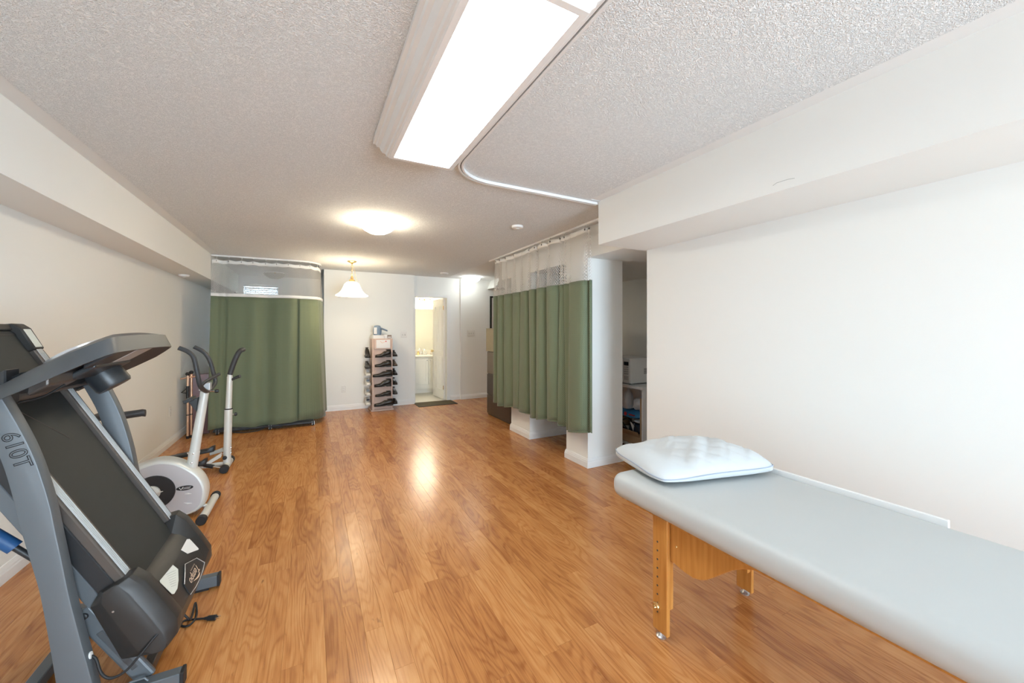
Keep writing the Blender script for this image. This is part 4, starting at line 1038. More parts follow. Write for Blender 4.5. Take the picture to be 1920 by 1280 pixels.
# pillow
pc = Vector((1.80, 1.40, TZ1)); pa = math.radians(-13); ex = Vector((math.cos(pa), math.sin(pa), 0)); ey_ = Vector((-math.sin(pa), math.cos(pa), 0))
pl = thing('pillow', 'plump white quilted pillow lying on the far end of the massage table', 'pillow', tuple(pc))
NA, NB = 56, 38; HA, HB = 0.350, 0.245
def prow(top):
    rows = []
    for j in range(NB + 1):
        b = -1 + 2 * j / NB; row = []
        for i in range(NA + 1):
            a = -1 + 2 * i / NA
            # concave sides, pointed soft corners
            x = a * HA * math.sqrt(1 - 0.20 * b ** 4) * (1 - 0.02 * (1 - b * b)); y = b * HB * math.sqrt(1 - 0.20 * a ** 6) * (1 - 0.03 * (1 - a * a))
            k = max(0.0, (1 - abs(a) ** 3.2)) * max(0.0, (1 - abs(b) ** 2.8))
            if top:
                z = 0.046 + 0.082 * k ** 0.55
                q = 0.5 + 0.5 * math.cos(14 * (x + y) / 0.42 * PI / 2) ; q2 = 0.5 + 0.5 * math.cos(14 * (x - y) / 0.42 * PI / 2)
                z -= 0.0060 * (max(q, q2) ** 6) * min(1, k * 3) * (1 if a > -0.45 else 0.25)
                z += 0.006 * math.sin(5 * a + 3 * b) * k + 0.004 * math.sin(13 * a - 7 * b) * k
                z -= 0.035 * math.exp(-((a + 0.55) / 0.25) ** 2) * k + 0.012 * math.exp(-((a + 1) ** 2 + (b + 1) ** 2) * 3)
            else:
                z = 0.003 + 0.022 * (1 - k) ** 3 - 0.0
            row.append(pc + ex * x + ey_ * y + Vector((0, 0, z)))
        rows.append(row)
    return rows
T, Bm = prow(True), prow(False)
nr, nc = NB + 1, NA + 1
vs = [p for r in T for p in r] + [p for r in Bm for p in r]; off = nr * nc
fs = [(j * nc + i, j * nc + i + 1, (j + 1) * nc + i + 1, (j + 1) * nc + i) for j in range(nr - 1) for i in range(nc - 1)]
fs += [tuple(off + q for q in f[::-1]) for f in fs]
rim = [(0, i) for i in range(nc)] + [(j, nc - 1) for j in range(1, nr)] + [(nr - 1, i) for i in range(nc - 2, -1, -1)] + [(j, 0) for j in range(nr - 2, 0, -1)]
ri = [j * nc + i for j, i in rim]
fs += [(ri[k], ri[(k + 1) % len(ri)], off + ri[(k + 1) % len(ri)], off + ri[k]) for k in range(len(ri))]
G().add(vs, fs).obj('cushion', 'pillow_cloth', pl, smooth=75)
G().tube([vs[k] + Vector((0, 0, 0.001)) for k in ri], 0.0028, 6, closed=True).obj('piping', 'piping', pl, smooth=60)

# ================================================================== TREADMILL (deck folded up)
tm = thing('treadmill', 'grey and black treadmill with its deck folded up beside the left wall', 'treadmill', (-0.8, 2.27, 0))
UY0, UY1 = 1.900, 1.952      # near upright
VY0, VY1 = 2.575, 2.627      # far upright
# feet tubes along X, with end caps
for y0, y1 in ((1.925, 1.970), (2.600, 2.645)):
    fb = G().box(-1.00, -0.452, y0, y1, 0.012, 0.068).obj('base_tube', 'grey_steel', tm, bevel=0.003)
    for x in (-1.00, -0.452):
        s = 1 if x > -1 else -1
        G().box(min(x, x + s * 0.012), max(x, x + s * 0.012), y0 - 0.001, y1 + 0.001, 0.010, 0.070).obj('end_cap', 'black_rubber', fb, bevel=0.002)
    for x in (-0.96, -0.52): G().box(x - 0.03, x + 0.03, y0 + 0.004, y1 - 0.004, 0.0, 0.012).obj('rubber_pad', 'black_rubber', fb)
    for x in (-0.545, -0.62): G().lathe([(0.007, 0), (0.006, 0.004), (0, 0.005)], (x, y0, 0.040), (0, -1, 0), n=10).obj('bolt', 'black_plastic', fb)
G().box(-0.965, -0.920, 1.970, 2.600, 0.015, 0.062).obj('cross_tube', 'grey_steel', tm, bevel=0.003)
G().box(-0.600, -0.565, 1.970, 2.600, 0.015, 0.058).obj('cross_tube', 'rail_bronze', tm, bevel=0.003)
G().tube([(-0.62, 1.945, 0.068), (-0.60, 1.945, 0.082), (-0.56, 1.945, 0.082), (-0.55, 1.945, 0.068)], 0.004, 8).obj('wire_loop', 'grey_steel', tm)
# uprights: side outline in XZ (front edge, rear edge)
fe = [(0.068, -0.675), (0.17, -0.690), (0.30, -0.714), (0.472, -0.744), (0.60, -0.762), (0.702, -0.777), (0.80, -0.791), (0.891, -0.809), (0.97, -0.828), (1.05, -0.853), (1.157, -0.893), (1.20, -0.912)]
re = [(0.068, -0.768), (0.19, -0.779), (0.30, -0.791), (0.495, -0.815), (0.60, -0.834), (0.722, -0.858), (0.83, -0.876), (0.941, -0.897), (1.03, -0.922), (1.13, -0.962), (1.17, -0.980)]
def dense(tab):
    pts = spline([(x, 0, z) for z, x in tab], 3); return [(p.x, p.z) for p in pts]
poly = dense(fe) + dense(re)[::-1]
for y0, y1 in ((UY0, UY1), (VY0, VY1)):
    up = G().prism(poly, 'y', y0, y1).obj('upright', 'grey_steel', tm, bevel=0.005, seg=2, smooth=30)
    for (x, z) in ((-0.728, 0.155), (-0.695, 0.085)):
        G().lathe([(0.010, 0), (0.009, 0.005), (0.005, 0.008), (0, 0.008)], (x, y0, z), (0, -1, 0), n=12).obj('bolt', 'black_plastic', up, smooth=40)
    if y0 == UY0: UPN = up
lettering('model_lettering', '610T', 0.060, tuple((at(15, 812, 1, UY0) + at(42, 872, 1, UY0)) / 2 + Vector((0.002, -0.0012, -0.004))), at(42, 872, 1, UY0) - at(15, 812, 1, UY0), (1, 0, 0.2), 'print_black', UPN, outline=0.0011, lift=0.0)
# deck frame directions
DD = Vector((0.472, 0, -0.882)).normalized(); NN = Vector((DD.z * -1, 0, DD.x)); NN = Vector((0.882, 0, 0.472)).normalized()
P0 = Vector((-0.632, 0, 0.455))
def dk(d, y, n): return P0 + DD * d + NN * n + Vector((0, y, 0))
def dbox(d0, d1, y0, y1, n0, n1):
    g = G(); c = (dk(d0, y0, n0) + dk(d1, y1, n1)) / 2
    return g.obox(c, DD * (d1 - d0) / 2, Vector((0, (y1 - y0) / 2, 0)), NN * (n1 - n0) / 2)
DT = -1.07
belt = dbox(DT, 0.06, 2.040, 2.470, -0.018, -0.004).obj('running_belt', 'belt', tm, bevel=0.003)
G().tube([dk(-0.86, 2.041, -0.0035), dk(-0.56, 2.30, -0.0035)], 0.0012, 6).obj('belt_seam', 'rail_bronze', belt)
dbox(DT + 0.02, 0.05, 2.030, 2.480, -0.055, -0.019).obj('deck_board', 'black_plastic', tm)
for y0, y1 in ((1.968, 2.036), (2.474, 2.542)):
    rl = dbox(DT + 0.10, 0.0, y0, y1, -0.018, 0.012).obj('side_rail', 'rail_bronze', tm, bevel=0.004)
    dbox(DT + 0.10, 0.0, y0 + 0.014, y1 - 0.016, 0.0122, 0.0145).obj('foot_strip', 'rail_light', rl, bevel=0.001)
    for k in range(4):
        yy = y0 + 0.019 + k * 0.009
        dbox(DT + 0.12, -0.02, yy, yy + 0.0035, 0.0146, 0.0158).obj('grip_rib', 'rail_light', rl)
    dbox(DT + 0.02, 0.02, y0 + 0.002, y1 - 0.002, -0.072, -0.019).obj('side_cover', 'black_plastic', tm, bevel=0.003)
    dbox(DT + 0.05, 0.05, y0 + 0.006, y1 - 0.006, -0.118, -0.073).obj('frame_tube', 'grey_steel', tm, bevel=0.003)
    # rear end cap with a warning label
    ec = G().loft([[dk(DT - 0.03 + dd, yy, nn) for dd, nn in ((0.13, -0.07), (0.13, 0.016), (0.03, 0.022), (0.0, 0.010), (-0.012, -0.02), (0.0, -0.06))] for yy in (y0 - 0.004, y1 + 0.004)]).obj('rear_end_cap', 'hood_plastic', tm, bevel=0.004, smooth=40)
    G().plate([dk(DT + 0.005, y0 + 0.008, 0.0225), dk(DT + 0.092, y0 + 0.008, 0.0185), dk(DT + 0.092, y1 - 0.012, 0.0185), dk(DT + 0.005, y1 - 0.012, 0.0225)], NN * 0.001).obj('warning_label', 'sticker', ec)
G().cyl(dk(DT + 0.015, 2.03, -0.028), dk(DT + 0.015, 2.48, -0.028), 0.026).obj('rear_roller', 'black_rubber', tm, smooth=40)
dbox(DT - 0.035, DT - 0.005, 2.03, 2.48, -0.06, 0.0).obj('rear_bar', 'hood_plastic', tm, bevel=0.006, seg=2)
# blue shock strut behind the near upright
G().cyl(dk(-0.52, 1.985, -0.21), dk(-0.30, 1.985, -0.155), 0.022).obj('shock_strut', 'blue_plastic', tm, smooth=40)
G().cyl(dk(-0.30, 1.985, -0.155), dk(-0.02, 1.985, -0.09), 0.010).obj('shock_rod', 'black_plastic', tm, smooth=40)
dbox(-0.62, -0.50, 1.975, 2.0, -0.26, -0.118).obj('shock_bracket', 'grey_steel', tm, bevel=0.003)
# motor hood: lofted across Y between shoulder profile and recessed centre profile
side = [(-0.012, 0.012), (-0.005, 0.040), (0.045, 0.056), (0.15, 0.058), (0.245, 0.056), (0.295, 0.032), (0.312, -0.010), (0.300, -0.075), (0.255, -0.135), (0.02, -0.105), (-0.012, -0.06)]
cent = [(0.050, -0.012), (0.058, -0.003), (0.085, 0.018), (0.125, 0.034), (0.262, 0.042), (0.300, 0.022), (0.314, -0.015), (0.300, -0.075), (0.255, -0.135), (0.02, -0.105), (0.040, -0.06)]
cham = [(d * 0.99, n * 0.45 - 0.012) for d, n in side]
secs = [(1.930, cham), (1.948, [(d, n * 0.8) for d, n in side]), (1.962, side), (2.015, side), (2.055, cent), (2.455, cent), (2.495, side), (2.548, side), (2.562, [(d, n * 0.8) for d, n in side]), (2.580, cham)]
hood = G().loft([[dk(d, y, n) for d, n in pr] for y, pr in secs]).obj('motor_hood', 'hood_plastic', tm, bevel=0.002, smooth=22)
def hp_(d, y, k=0.0008):
    # point on the centre surface
    pts = cent[1:7]
    for (a, x), (b, z) in zip(pts, pts[1:]):
        if d <= b: return dk(d, y, x + (z - x) * (d - a) / (b - a) + k)
    return dk(d, y, pts[-1][1] + k)
def decal(name, pts, m, par, k=0.0012, th=0.001):
    return G().plate([hp_(d, y, k) for d, y in pts], NN * th).obj(name, m, par)
def on_hood(u, v):
    # photo pixel -> (d, y) on the flat of the hood
    a = at(u, v, 1, 1.0); o = Vector((0, 0, CAMH)); d = a - o; q = dk(0, 0, 0.040)
    p = o + d * ((q - o).dot(NN) / d.dot(NN)); e = p - P0
    return e.dot(DD), p.y
s1 = decal('caution_sticker', [on_hood(u, v) for u, v in ((325, 1058), (333.5, 1067), (333.5, 1088), (331, 1104), (325, 1114), (321, 1114), (303, 1090), (303, 1086))], 'sticker', hood, 0.0045, 0.001)
for k in range(7):
    y0, y1 = 1074 + k * 4.5, 1078 + k * 4.5
    a0, a1 = on_hood(313 + k * 1.2, 1076 + k * 4), on_hood(329, 1069 + k * 4.6)
    G().tube([hp_(*a0, 0.0058), hp_(*a1, 0.0058)], 0.0006, 4).obj('text_line', 'print_grey', s1)
decal('white_sticker', [on_hood(u, v) for u, v in ((353, 1009), (357, 1009), (373, 1024), (372, 1030), (353, 1037), (342, 1029))], 'print_white', hood)
edge = [on_hood(u, v) for u, v in ((343.5, 1096), (345, 1076), (346, 1058), (367, 1047), (380.5, 1056), (380, 1068), (376, 1084), (367, 1100), (354, 1116))]
em = decal('emblem_plate', edge, 'black_plastic', hood, 0.001, 0.003)
G().tube([hp_(d, y, 0.0055) for d, y in edge], 0.0018, 6).obj('emblem_trim', 'silver', em, smooth=60)
tdir = Vector((0, -1, 0)); tup = -DD
# reads from far to near, letter tops toward the front end of the deck
lettering('brand_lettering', 'Tempo', 0.046, hp_(*on_hood(362, 1077), 0.0052), hp_(*on_hood(353, 1092)) - hp_(*on_hood(367, 1062)), DD, 'print_copper', em, depth=0.0004, shear=0.25)
for k in range(7):
    u_, v_ = 362.5 - 6.5 * k / 6, 1058.5 + 12 * k / 6
    G().tube([hp_(*on_hood(u_ - 0.7, v_ - 0.3), 0.0052), hp_(*on_hood(u_ + 0.7, v_ + 0.3), 0.0052)], 0.0009, 5).obj('brand_small_print', 'print_copper', em)
G().tube([hp_(*on_hood(371 - 11 * t + 3 * math.sin(t * PI), 1074 + 17 * t), 0.0052) for t in [i / 8 for i in range(9)]], [0.0008 + 0.003 * math.sin(PI * i / 8) for i in range(9)], 6).obj('brand_swoosh', 'print_copper', em)
G().lathe([(0.004, 0), (0.003, 0.002), (0, 0.002)], dk(0.07, 1.9305, -0.05), (0, -1, 0), n=8).obj('screw', 'steel', hood)
# grey link arm from hood to base, with bolt and pressed groove
la, lb = Vector((-0.735, 1.985, 0.355)), Vector((-0.575, 1.985, 0.075))
dl = (lb - la).normalized(); pl_ = Vector((-dl.z, 0, dl.x))
arm = G().obox((la + lb) / 2, dl * ((lb - la).length / 2 + 0.025), Vector((0, 0.012, 0)), pl_ * 0.030).obj('link_arm', 'grey_steel', tm, bevel=0.008, seg=2)
G().obox((la + lb) / 2 + dl * 0.02 + Vector((0, -0.0125, 0)), dl * 0.10, Vector((0, 0.002, 0)), pl_ * 0.010).obj('groove', 'console_grey', arm, bevel=0.003)
G().lathe([(0.013, 0), (0.011, 0.006), (0.006, 0.008), (0, 0.008)], la + Vector((0, -0.012, 0)), (0, -1, 0), n=12).obj('bolt', 'black_plastic', arm, smooth=40)
# data cable from the near upright to the hood
q0 = at(168, 1228, 1, 1.955)
G().lathe([(0.012, 0), (0.012, 0.004), (0.007, 0.005)], (-0.703, 1.928, 0.235), (1, 0, 0.15), n=14).obj('cable_grommet', 'plastic_white', tm)
G().tube(spline([(-0.701, 1.928, 0.232), at(180, 1235, 1, 1.925), at(190, 1262, 1, 1.915), at(208, 1271, 1, 1.91), at(235, 1258, 1, 1.91), at(262, 1228, 1, 1.915), at(285, 1200, 1, 1.925), at(297, 1186, 1, 1.934)]), 0.0045, 8).obj('data_cable', 'black_rubber', tm, smooth=60)
# console: tilted shell, front edge high, display facing the wall
BT = math.radians(33); EA = Vector((-math.cos(BT), 0, -math.sin(BT)))
CO = Vector((-0.628, 2.268, 1.418))
def cs(a, b, dz=0.0): return CO + EA * a + Vector((0, b, dz))
outl = []
for i in range(25):
    b = -0.445 + 0.89 * i / 24; k = abs(b) / 0.445
    outl.append((0.018 * k * k + 0.10 * max(0, (k - 0.72) / 0.28) ** 2.2, b))
outl = [(0.56, -0.435), (0.46, -0.442), (0.34, -0.450), (0.22, -0.452)] + outl + [(0.22, 0.452), (0.34, 0.450), (0.46, 0.442)]
back = [(0.44, 0.36), (0.37, 0.30), (0.35, 0.15), (0.35, -0.15), (0.37, -0.30), (0.46, -0.36), (0.56, -0.375)]
loop = outl + back
nl = len(loop)
def skirt(a, b):  # depth of the skirt below the top edge
    return 0.092 - 0.035 * min(1, max(0, a - 0.15) / 0.35)
no_ = len(outl)
def inset(i, a, b, k, da): return (a + (da if i < no_ else -da), b * k if i < no_ else b)
top = [cs(*inset(i, a, b, 0.62, 0.060), 0.004) for i, (a, b) in enumerate(loop)]
mid = [cs(*inset(i, a, b, 0.85, 0.022), -0.024) for i, (a, b) in enumerate(loop)]
bot = [cs(a + 0.006, b * 0.985, -skirt(a, b)) for a, b in loop]
inn = [cs(a + (0.07 if i < len(outl) else -0.03), b * 0.66, -0.030) for i, (a, b) in enumerate(loop)]
lip = [cs(a + (0.012 if i < len(outl) else -0.012), b * 0.97, -skirt(a, b)) for i, (a, b) in enumerate(loop)]
con = G().add(top + mid + bot + lip, [tuple(range(nl))] + [(q * nl + i, q * nl + (i + 1) % nl, (q + 1) * nl + (i + 1) % nl, (q + 1) * nl + i) for q in range(3) for i in range(nl)]).obj('console_shell', 'console_grey', tm, smooth=40)
G().add(lip + inn, [(i, (i + 1) % nl, nl + (i + 1) % nl, nl + i) for i in range(nl)] + [tuple(range(nl, 2 * nl))]).obj('console_underside', 'black_plastic', con, smooth=30)
# dome of the display on the top side
G().loft([[cs(0.22 + 0.12 * w * math.cos(t), -0.05 + 0.22 * w * math.sin(t), h) for t in [2 * PI * q / 28 for q in range(28)]] for w, h in ((1.0, 0.0), (0.96, 0.018), (0.8, 0.026), (0.1, 0.028))]).obj('display_bezel', 'silver', con, smooth=40)
for b0, m in ((0.12, 'rail_light'), (-0.08, 'charcoal_plastic')):
    G().obox(cs(0.15, b0 + 0.09, -0.045), EA * 0.075, Vector((0, 0.095, 0)), Vector((0, 0, 0.010))).obj('underside_panel', m, con, bevel=0.006, seg=2)
G().obox(cs(0.25, 0.14, -0.052), EA * 0.05, Vector((0, 0.18, 0)), Vector((0, 0, 0.014))).obj('underside_panel', 'charcoal_plastic', con, bevel=0.006, seg=2)
nd_ = Vector((-math.sin(BT), 0, math.cos(BT)))
for b in (-0.27, 0.235):
    c = cs(0.320, b, 0.0)
    if b > 0: G().lathe([(0.066, -0.01), (0.068, -0.05), (0.068, -0.118), (0.062, -0.130), (0.0, -0.132)], c, nd_, n=28).obj('speaker_drum', 'charcoal_plastic', con, smooth=40)
    # neck that carries the console on the upright
    yu = UY1 - 0.026 if b < 0 else VY0 + 0.026
    G().loft([[Vector((x, y, z)) for x, z in ((-0.905, 1.15), (-0.905, 1.27), (-0.985, 1.22), (-0.985, 1.13))] for y in sorted((yu, CO.y + b))]).obj('neck', 'black_plastic', con, bevel=0.004)
G().tube([cs(0.36, -0.30, -0.06), cs(0.36, 0.30, -0.06)], 0.016, 12).obj('grab_bar', 'rail_bronze', con, smooth=60)
G().tube(spline([cs(0.25, -0.16, -0.09), cs(0.30, -0.20, -0.10), cs(0.345, -0.26, -0.085), cs(0.36, -0.33, -0.075)]), 0.004, 8).obj('console_cable', 'black_rubber', con, smooth=60)
G().obox(cs(0.34, -0.10, -0.05), EA * 0.06, Vector((0, 0.10, 0)), Vector((0, 0, 0.022))).obj('bottle_tray', 'rail_bronze', con, bevel=0.008, seg=2)
# power cord and plug on the floor
pc0 = thing('power_cord', 'black power cord with plug trailing from the treadmill onto the floor', 'cord', (-0.42, 2.25, 0.0005))
A = lambda u, v, z=0.005: at(u, v, 2, z)
G().tube(spline([(-0.535, 2.30, 0.10), (-0.50, 2.30, 0.05), A(366, 1130, 0.02), A(369, 1148), A(364, 1163), A(352, 1173), A(340, 1172), A(346, 1163), A(370, 1160), A(383, 1159)]), 0.0045, 8).obj('cable', 'black_rubber', pc0, smooth=60)
a, b = A(383, 1159, 0.011), A(405, 1157, 0.011)
G().tube([a, a.lerp(b, 0.3), a.lerp(b, 0.31), b], [0.006, 0.008, 0.011, 0.012], 10).obj('plug', 'black_rubber', pc0, smooth=30)
for s in (-1, 1):
    d = (b - a).normalized(); sd = d.cross(Vector((0, 0, 1)))
    G().obox(b + d * 0.009 + sd * 0.006 * s, d * 0.009, sd * 0.0008, Vector((0, 0, 0.003))).obj('prong', 'chrome', pc0)

# ================================================================== EXERCISE BIKE
BYc = 3.74
bk = thing('exercise_bike', 'white upright exercise bike with grey flywheel housing', 'exercise bike', (-1.0, BYc, 0))
out = [at(u, v, 1, 3.675) for u, v in ((291, 866), (324, 867), (350, 877), (371, 891), (382, 908), (384.5, 925), (379, 946), (366, 958), (347, 966), (330, 969.5))]
out = [(p.x, p.z) for p in out] + [(-1.05, 0.035), (-1.22, 0.10), (-1.30, 0.22), (-1.25, 0.33), (-1.13, 0.405)]
ol = spline([(x, 0, z) for x, z in out], 4, closed=True); cxm = sum(p.x for p in ol) / len(ol); czm = sum(p.z for p in ol) / len(ol)
def sc(k, y): return [Vector((cxm + (p.x - cxm) * k, y, max(0.028, czm + (p.z - czm) * k))) for p in ol]
G().loft([sc(0.965, 3.668), sc(1.0, 3.672), sc(1.035, 3.69), sc(1.05, 3.72), sc(1.05, 3.76), sc(1.035, 3.79), sc(1.0, 3.806)]).obj('housing', 'pearl_white', bk, smooth=50)
hf = G().loft([sc(0.93, 3.6675), sc(0.93, 3.6655), sc(0.92, 3.665)]).obj('side_panel', 'housing_grey', bk, smooth=30)
hc = at(288, 924, 1, 3.66); hc = Vector((hc.x, 0, hc.z))
G().lathe([(0.122, 0), (0.120, 0.006), (0.0, 0.007)], hc + Vector((0, 3.665, 0)), (0, -1, 0), n=40).obj('crank_cover', 'black_plastic', bk, smooth=40)
hb = G().lathe([(0.052, 0), (0.050, 0.012), (0.040, 0.018), (0, 0.019)], hc + Vector((-0.012, 3.658, 0)), (0, -1, 0), n=28).obj('crank_hub', 'pearl_white', bk, smooth=40)
for k in range(3):
    a = 0.1 + k * 2 * PI / 3
    G().tube([hc + Vector((-0.012 + 0.03 * math.cos(a), 3.641, 0.03 * math.sin(a))), hc + Vector((-0.012 + 0.068 * math.cos(a), 3.648, 0.068 * math.sin(a)))], [0.008, 0.002], 8).obj('hub_fin', 'pearl_white', hb)
for s, y0 in ((1, 3.635), (-1, 3.845)):
    e = hc + Vector((-0.012 - 0.13 * s, y0, 0.075 * s))
    G().obox((hc + Vector((-0.012, y0, 0)) + e) / 2, (e - hc - Vector((-0.012, y0, 0))) / 2, Vector((0, 0.006, 0)), Vector((0.006, 0, 0.010))).obj('crank_arm', 'steel', bk, bevel=0.002)
    yp = y0 - 0.055 if s > 0 else y0 + 0.055
    pd_ = G().box(e.x - 0.045, e.x + 0.045, yp - 0.045, yp + 0.045, e.z - 0.012, e.z + 0.012).obj('pedal', 'black_plastic', bk, bevel=0.005)
# badge: black oval with a white V and two bars
bc = at(346.5, 914.5, 1, 3.664)
bd = G().prism([(bc.x + 0.050 * math.cos(t), bc.z + 0.017 * math.sin(t)) for t in [2 * PI * q / 28 for q in range(28)]], 'y', 3.662, 3.6652).obj('badge', 'print_black', bk)
G().tube([(bc.x - 0.032, 3.661, bc.z + 0.008), (bc.x - 0.022, 3.661, bc.z - 0.009), (bc.x - 0.008, 3.661, bc.z + 0.009)], 0.0028, 6).obj('badge_mark', 'print_white', bd)
for z0_, x0_, x1_ in ((0.004, -0.004, 0.036), (-0.005, -0.012, 0.032)):
    G().box(bc.x + x0_, bc.x + x1_, 3.6605, 3.6622, bc.z + z0_ - 0.0014, bc.z + z0_ + 0.0014).obj('badge_print', 'print_white', bd)
for u, v, w in ((353, 925, 9), (352.5, 943, 11), (336, 959, 9)):
    p = at(u, v, 1, 3.665)
    G().tube([(p.x - w * 0.0022, 3.664, p.z + 0.004 * (w - 9)), (p.x, 3.661, p.z), (p.x + w * 0.0022, 3.664, p.z - 0.005)], [0.001, 0.005, 0.001], 8).obj('vent_blade', 'print_white', hf)
# front stabiliser
a, b = at(379, 977, 1, 3.50), at(402, 938, 1, 4.0)
xs_ = -0.70
ftb = G().cyl((xs_, 3.53, 0.032), (xs_, 3.95, 0.032), 0.027).obj('front_foot', 'pearl_white', bk, smooth=40)
for y0, y1 in ((3.485, 3.53), (3.95, 3.995)): G().cyl((xs_, y0, 0.033), (xs_, y1, 0.033), 0.033).obj('end_cap', 'black_rubber', ftb, bevel=0.004, smooth=40)
G().tube([(xs_, BYc, 0.036), (-0.80, BYc, 0.075), (-0.92, BYc, 0.10)], 0.018).obj('front_stem', 'steel', bk, smooth=40)
rtb = G().cyl((-1.42, 3.53, 0.030), (-1.42, 3.95, 0.030), 0.027).obj('rear_foot', 'pearl_white', bk, smooth=40)
for y0, y1 in ((3.485, 3.53), (3.95, 3.995)): G().cyl((-1.42, y0, 0.033), (-1.42, y1, 0.033), 0.033).obj('end_cap', 'black_rubber', rtb, bevel=0.004, smooth=40)
G().tube([(-1.42, BYc, 0.035), (-1.30, BYc, 0.10), (-1.20, BYc, 0.20)], 0.024).obj('rear_stem', 'pearl_white', bk, smooth=40)
# front post
pb, pt = at(359, 880, 1, BYc), at(384, 733, 1, BYc)
G().cyl(pb - (pt - pb).normalized() * 0.06, pb.lerp(pt, 0.23), 0.035).obj('post_sleeve', 'pearl_white', bk, smooth=40)
po = G().tube([pb.lerp(pt, 0.2), pt], [0.033, 0.028], 16).obj('front_post', 'pearl_white', bk, smooth=40)
for t, sx_ in ((0.10, -0.034), (0.22, -0.033)):
    c = pb.lerp(pt, t); G().lathe([(0.008, 0), (0.006, 0.006), (0, 0.008)], c + Vector((sx_, -0.012, 0)), (-1, -0.3, 0), n=10).obj('bolt', 'chrome', po, smooth=40)
    G().lathe([(0.008, 0), (0.006, 0.006), (0, 0.008)], c + Vector((0.0, -0.033, 0)), (0, -1, 0), n=10).obj('bolt', 'chrome', po, smooth=40)
# handlebar
yn, yf = 3.555, 3.925
hbp = [at(335, 652, 1, yn), at(352, 659, 1, yn), at(363, 670, 1, yn), at(369, 695, 1, yn), at(375, 722, 1, yn + 0.02), at(384, 732, 1, 3.66), at(389, 733, 1, 3.74), at(396, 728, 1, 3.84), at(403.5, 716, 1, yf - 0.01), at(400, 698, 1, yf), at(393, 675, 1, yf), at(382, 660, 1, yf), at(364, 650, 1, yf)]
G().tube(spline(hbp, 5), 0.0155, 12).obj('handlebar', 'foam_grip', bk, smooth=60)
G().tube(spline([at(378, 722, 1, 3.60), at(384, 716, 1, 3.62), at(398, 708, 1, 3.70), at(411, 701, 1, 3.78)], 5), 0.012, 10).obj('inner_grip', 'foam_grip', bk, smooth=60)
G().obox(at(385, 724, 1, BYc), (0.035, 0, 0), (0, 0.03, 0), (0.0, 0, 0.03)).obj('handlebar_clamp', 'silver', bk, bevel=0.006, seg=2)
G().tube([at(386, 733, 1, BYc), at(404, 733, 1, BYc)], 0.006, 8).obj('tension_lever', 'chrome', bk)
G().lathe([(0.014, 0), (0.016, 0.012), (0.012, 0.024), (0, 0.026)], at(403, 733, 1, BYc), (1, 0, 0), n=14).obj('tension_knob', 'black_plastic', bk, smooth=40)
G().obox(at(356, 749, 1, BYc), (0.028, 0, 0.012), (0, 0.055, 0), (-0.006, 0, 0.012)).obj('console', 'charcoal_plastic', bk, bevel=0.004)
G().plate([at(352, 752, 1, BYc - 0.03), at(371, 745, 1, BYc - 0.03), at(368, 772, 1, BYc - 0.03)], (0, 0.06, 0)).obj('console_bracket', 'charcoal_plastic', bk, bevel=0.002)
# saddle and seat post
sp = at(240, 778, 1, BYc)
sec = [(-1.345, 0.075, 0.0), (-1.33, 0.10, 0.006), (-1.29, 0.11, 0.010), (-1.24, 0.095, 0.006), (-1.19, 0.055, 0.004), (-1.13, 0.032, 0.010), (-1.09, 0.028, 0.014), (-1.072, 0.018, 0.010)]
rings = []
for x, w, dz in sec:
    rings.append([Vector((x, BYc + w * math.cos(t), 0.790 + dz + (0.022 if math.sin(t) > 0 else 0.030) * math.sin(t))) for t in [2 * PI * q / 14 for q in range(14)]])
G().loft(rings).obj('saddle', 'foam_grip', bk, smooth=60)
G().cyl((-1.16, BYc, 0.36), (-1.235, BYc, 0.66), 0.030).obj('seat_tube', 'pearl_white', bk, smooth=40)
G().cyl((-1.22, BYc, 0.60), (-1.255, BYc, 0.765), 0.022).obj('seat_post', 'chrome', bk, smooth=40)

# ================================================================== STEPPER WITH POST
SY = 4.82
sp_ = thing('stepper', 'white stepper machine with upright post and black grip behind the exercise bike', 'stepper', (-0.9, SY, 0))
xf = -0.755
ff = G().cyl((xf, 4.70, 0.036), (xf, 4.96, 0.036), 0.032).obj('front_foot', 'pearl_white', sp_, smooth=40)
for y0, y1 in ((4.645, 4.70), (4.96, 5.015)): G().cyl((xf, y0, 0.038), (xf, y1, 0.038), 0.038).obj('end_cap', 'black_rubber', ff, bevel=0.004, smooth=40)
b0, b1, b2 = at(425.5, 862, 1, SY), at(428.5, 766, 1, SY), at(431, 706, 1, SY)
G().tube([(b0.x, SY, 0.04), b1], 0.034, 18).obj('lower_post', 'pearl_white', sp_, smooth=40)
G().tube([b1, b2], [0.027, 0.025], 18).obj('upper_post', 'pearl_white', sp_, smooth=40)
G().tube([b1 - Vector((0, 0, 0.006)), b1 + Vector((0, 0, 0.004))], 0.0355, 18).obj('collar', 'black_rubber', sp_, smooth=40)
G().tube([b1 + Vector((0.03, 0, -0.06)), b1 + Vector((0.055, 0, -0.06))], 0.006, 8).obj('knob_shaft', 'steel', sp_)
G().lathe([(0.018, 0), (0.020, 0.012), (0.014, 0.022), (0, 0.023)], b1 + Vector((0.05, 0, -0.06)), (1, 0, 0), n=14).obj('height_knob', 'black_plastic', sp_, smooth=40)
G().tube(spline([b2 - Vector((0, 0, 0.02)), at(431.5, 700, 1, SY), at(434, 692, 1, SY)], 4), 0.022, 12).obj('grip_stem', 'pearl_white', sp_, smooth=60)
G().tube(spline([at(431, 702, 1, SY), at(437, 684, 1, SY), at(444, 667, 1, SY), at(450, 658, 1, SY + 0.03), at(456, 655, 1, SY + 0.10)], 5), 0.024, 12).obj('hand_grip', 'foam_grip', sp_, smooth=60)
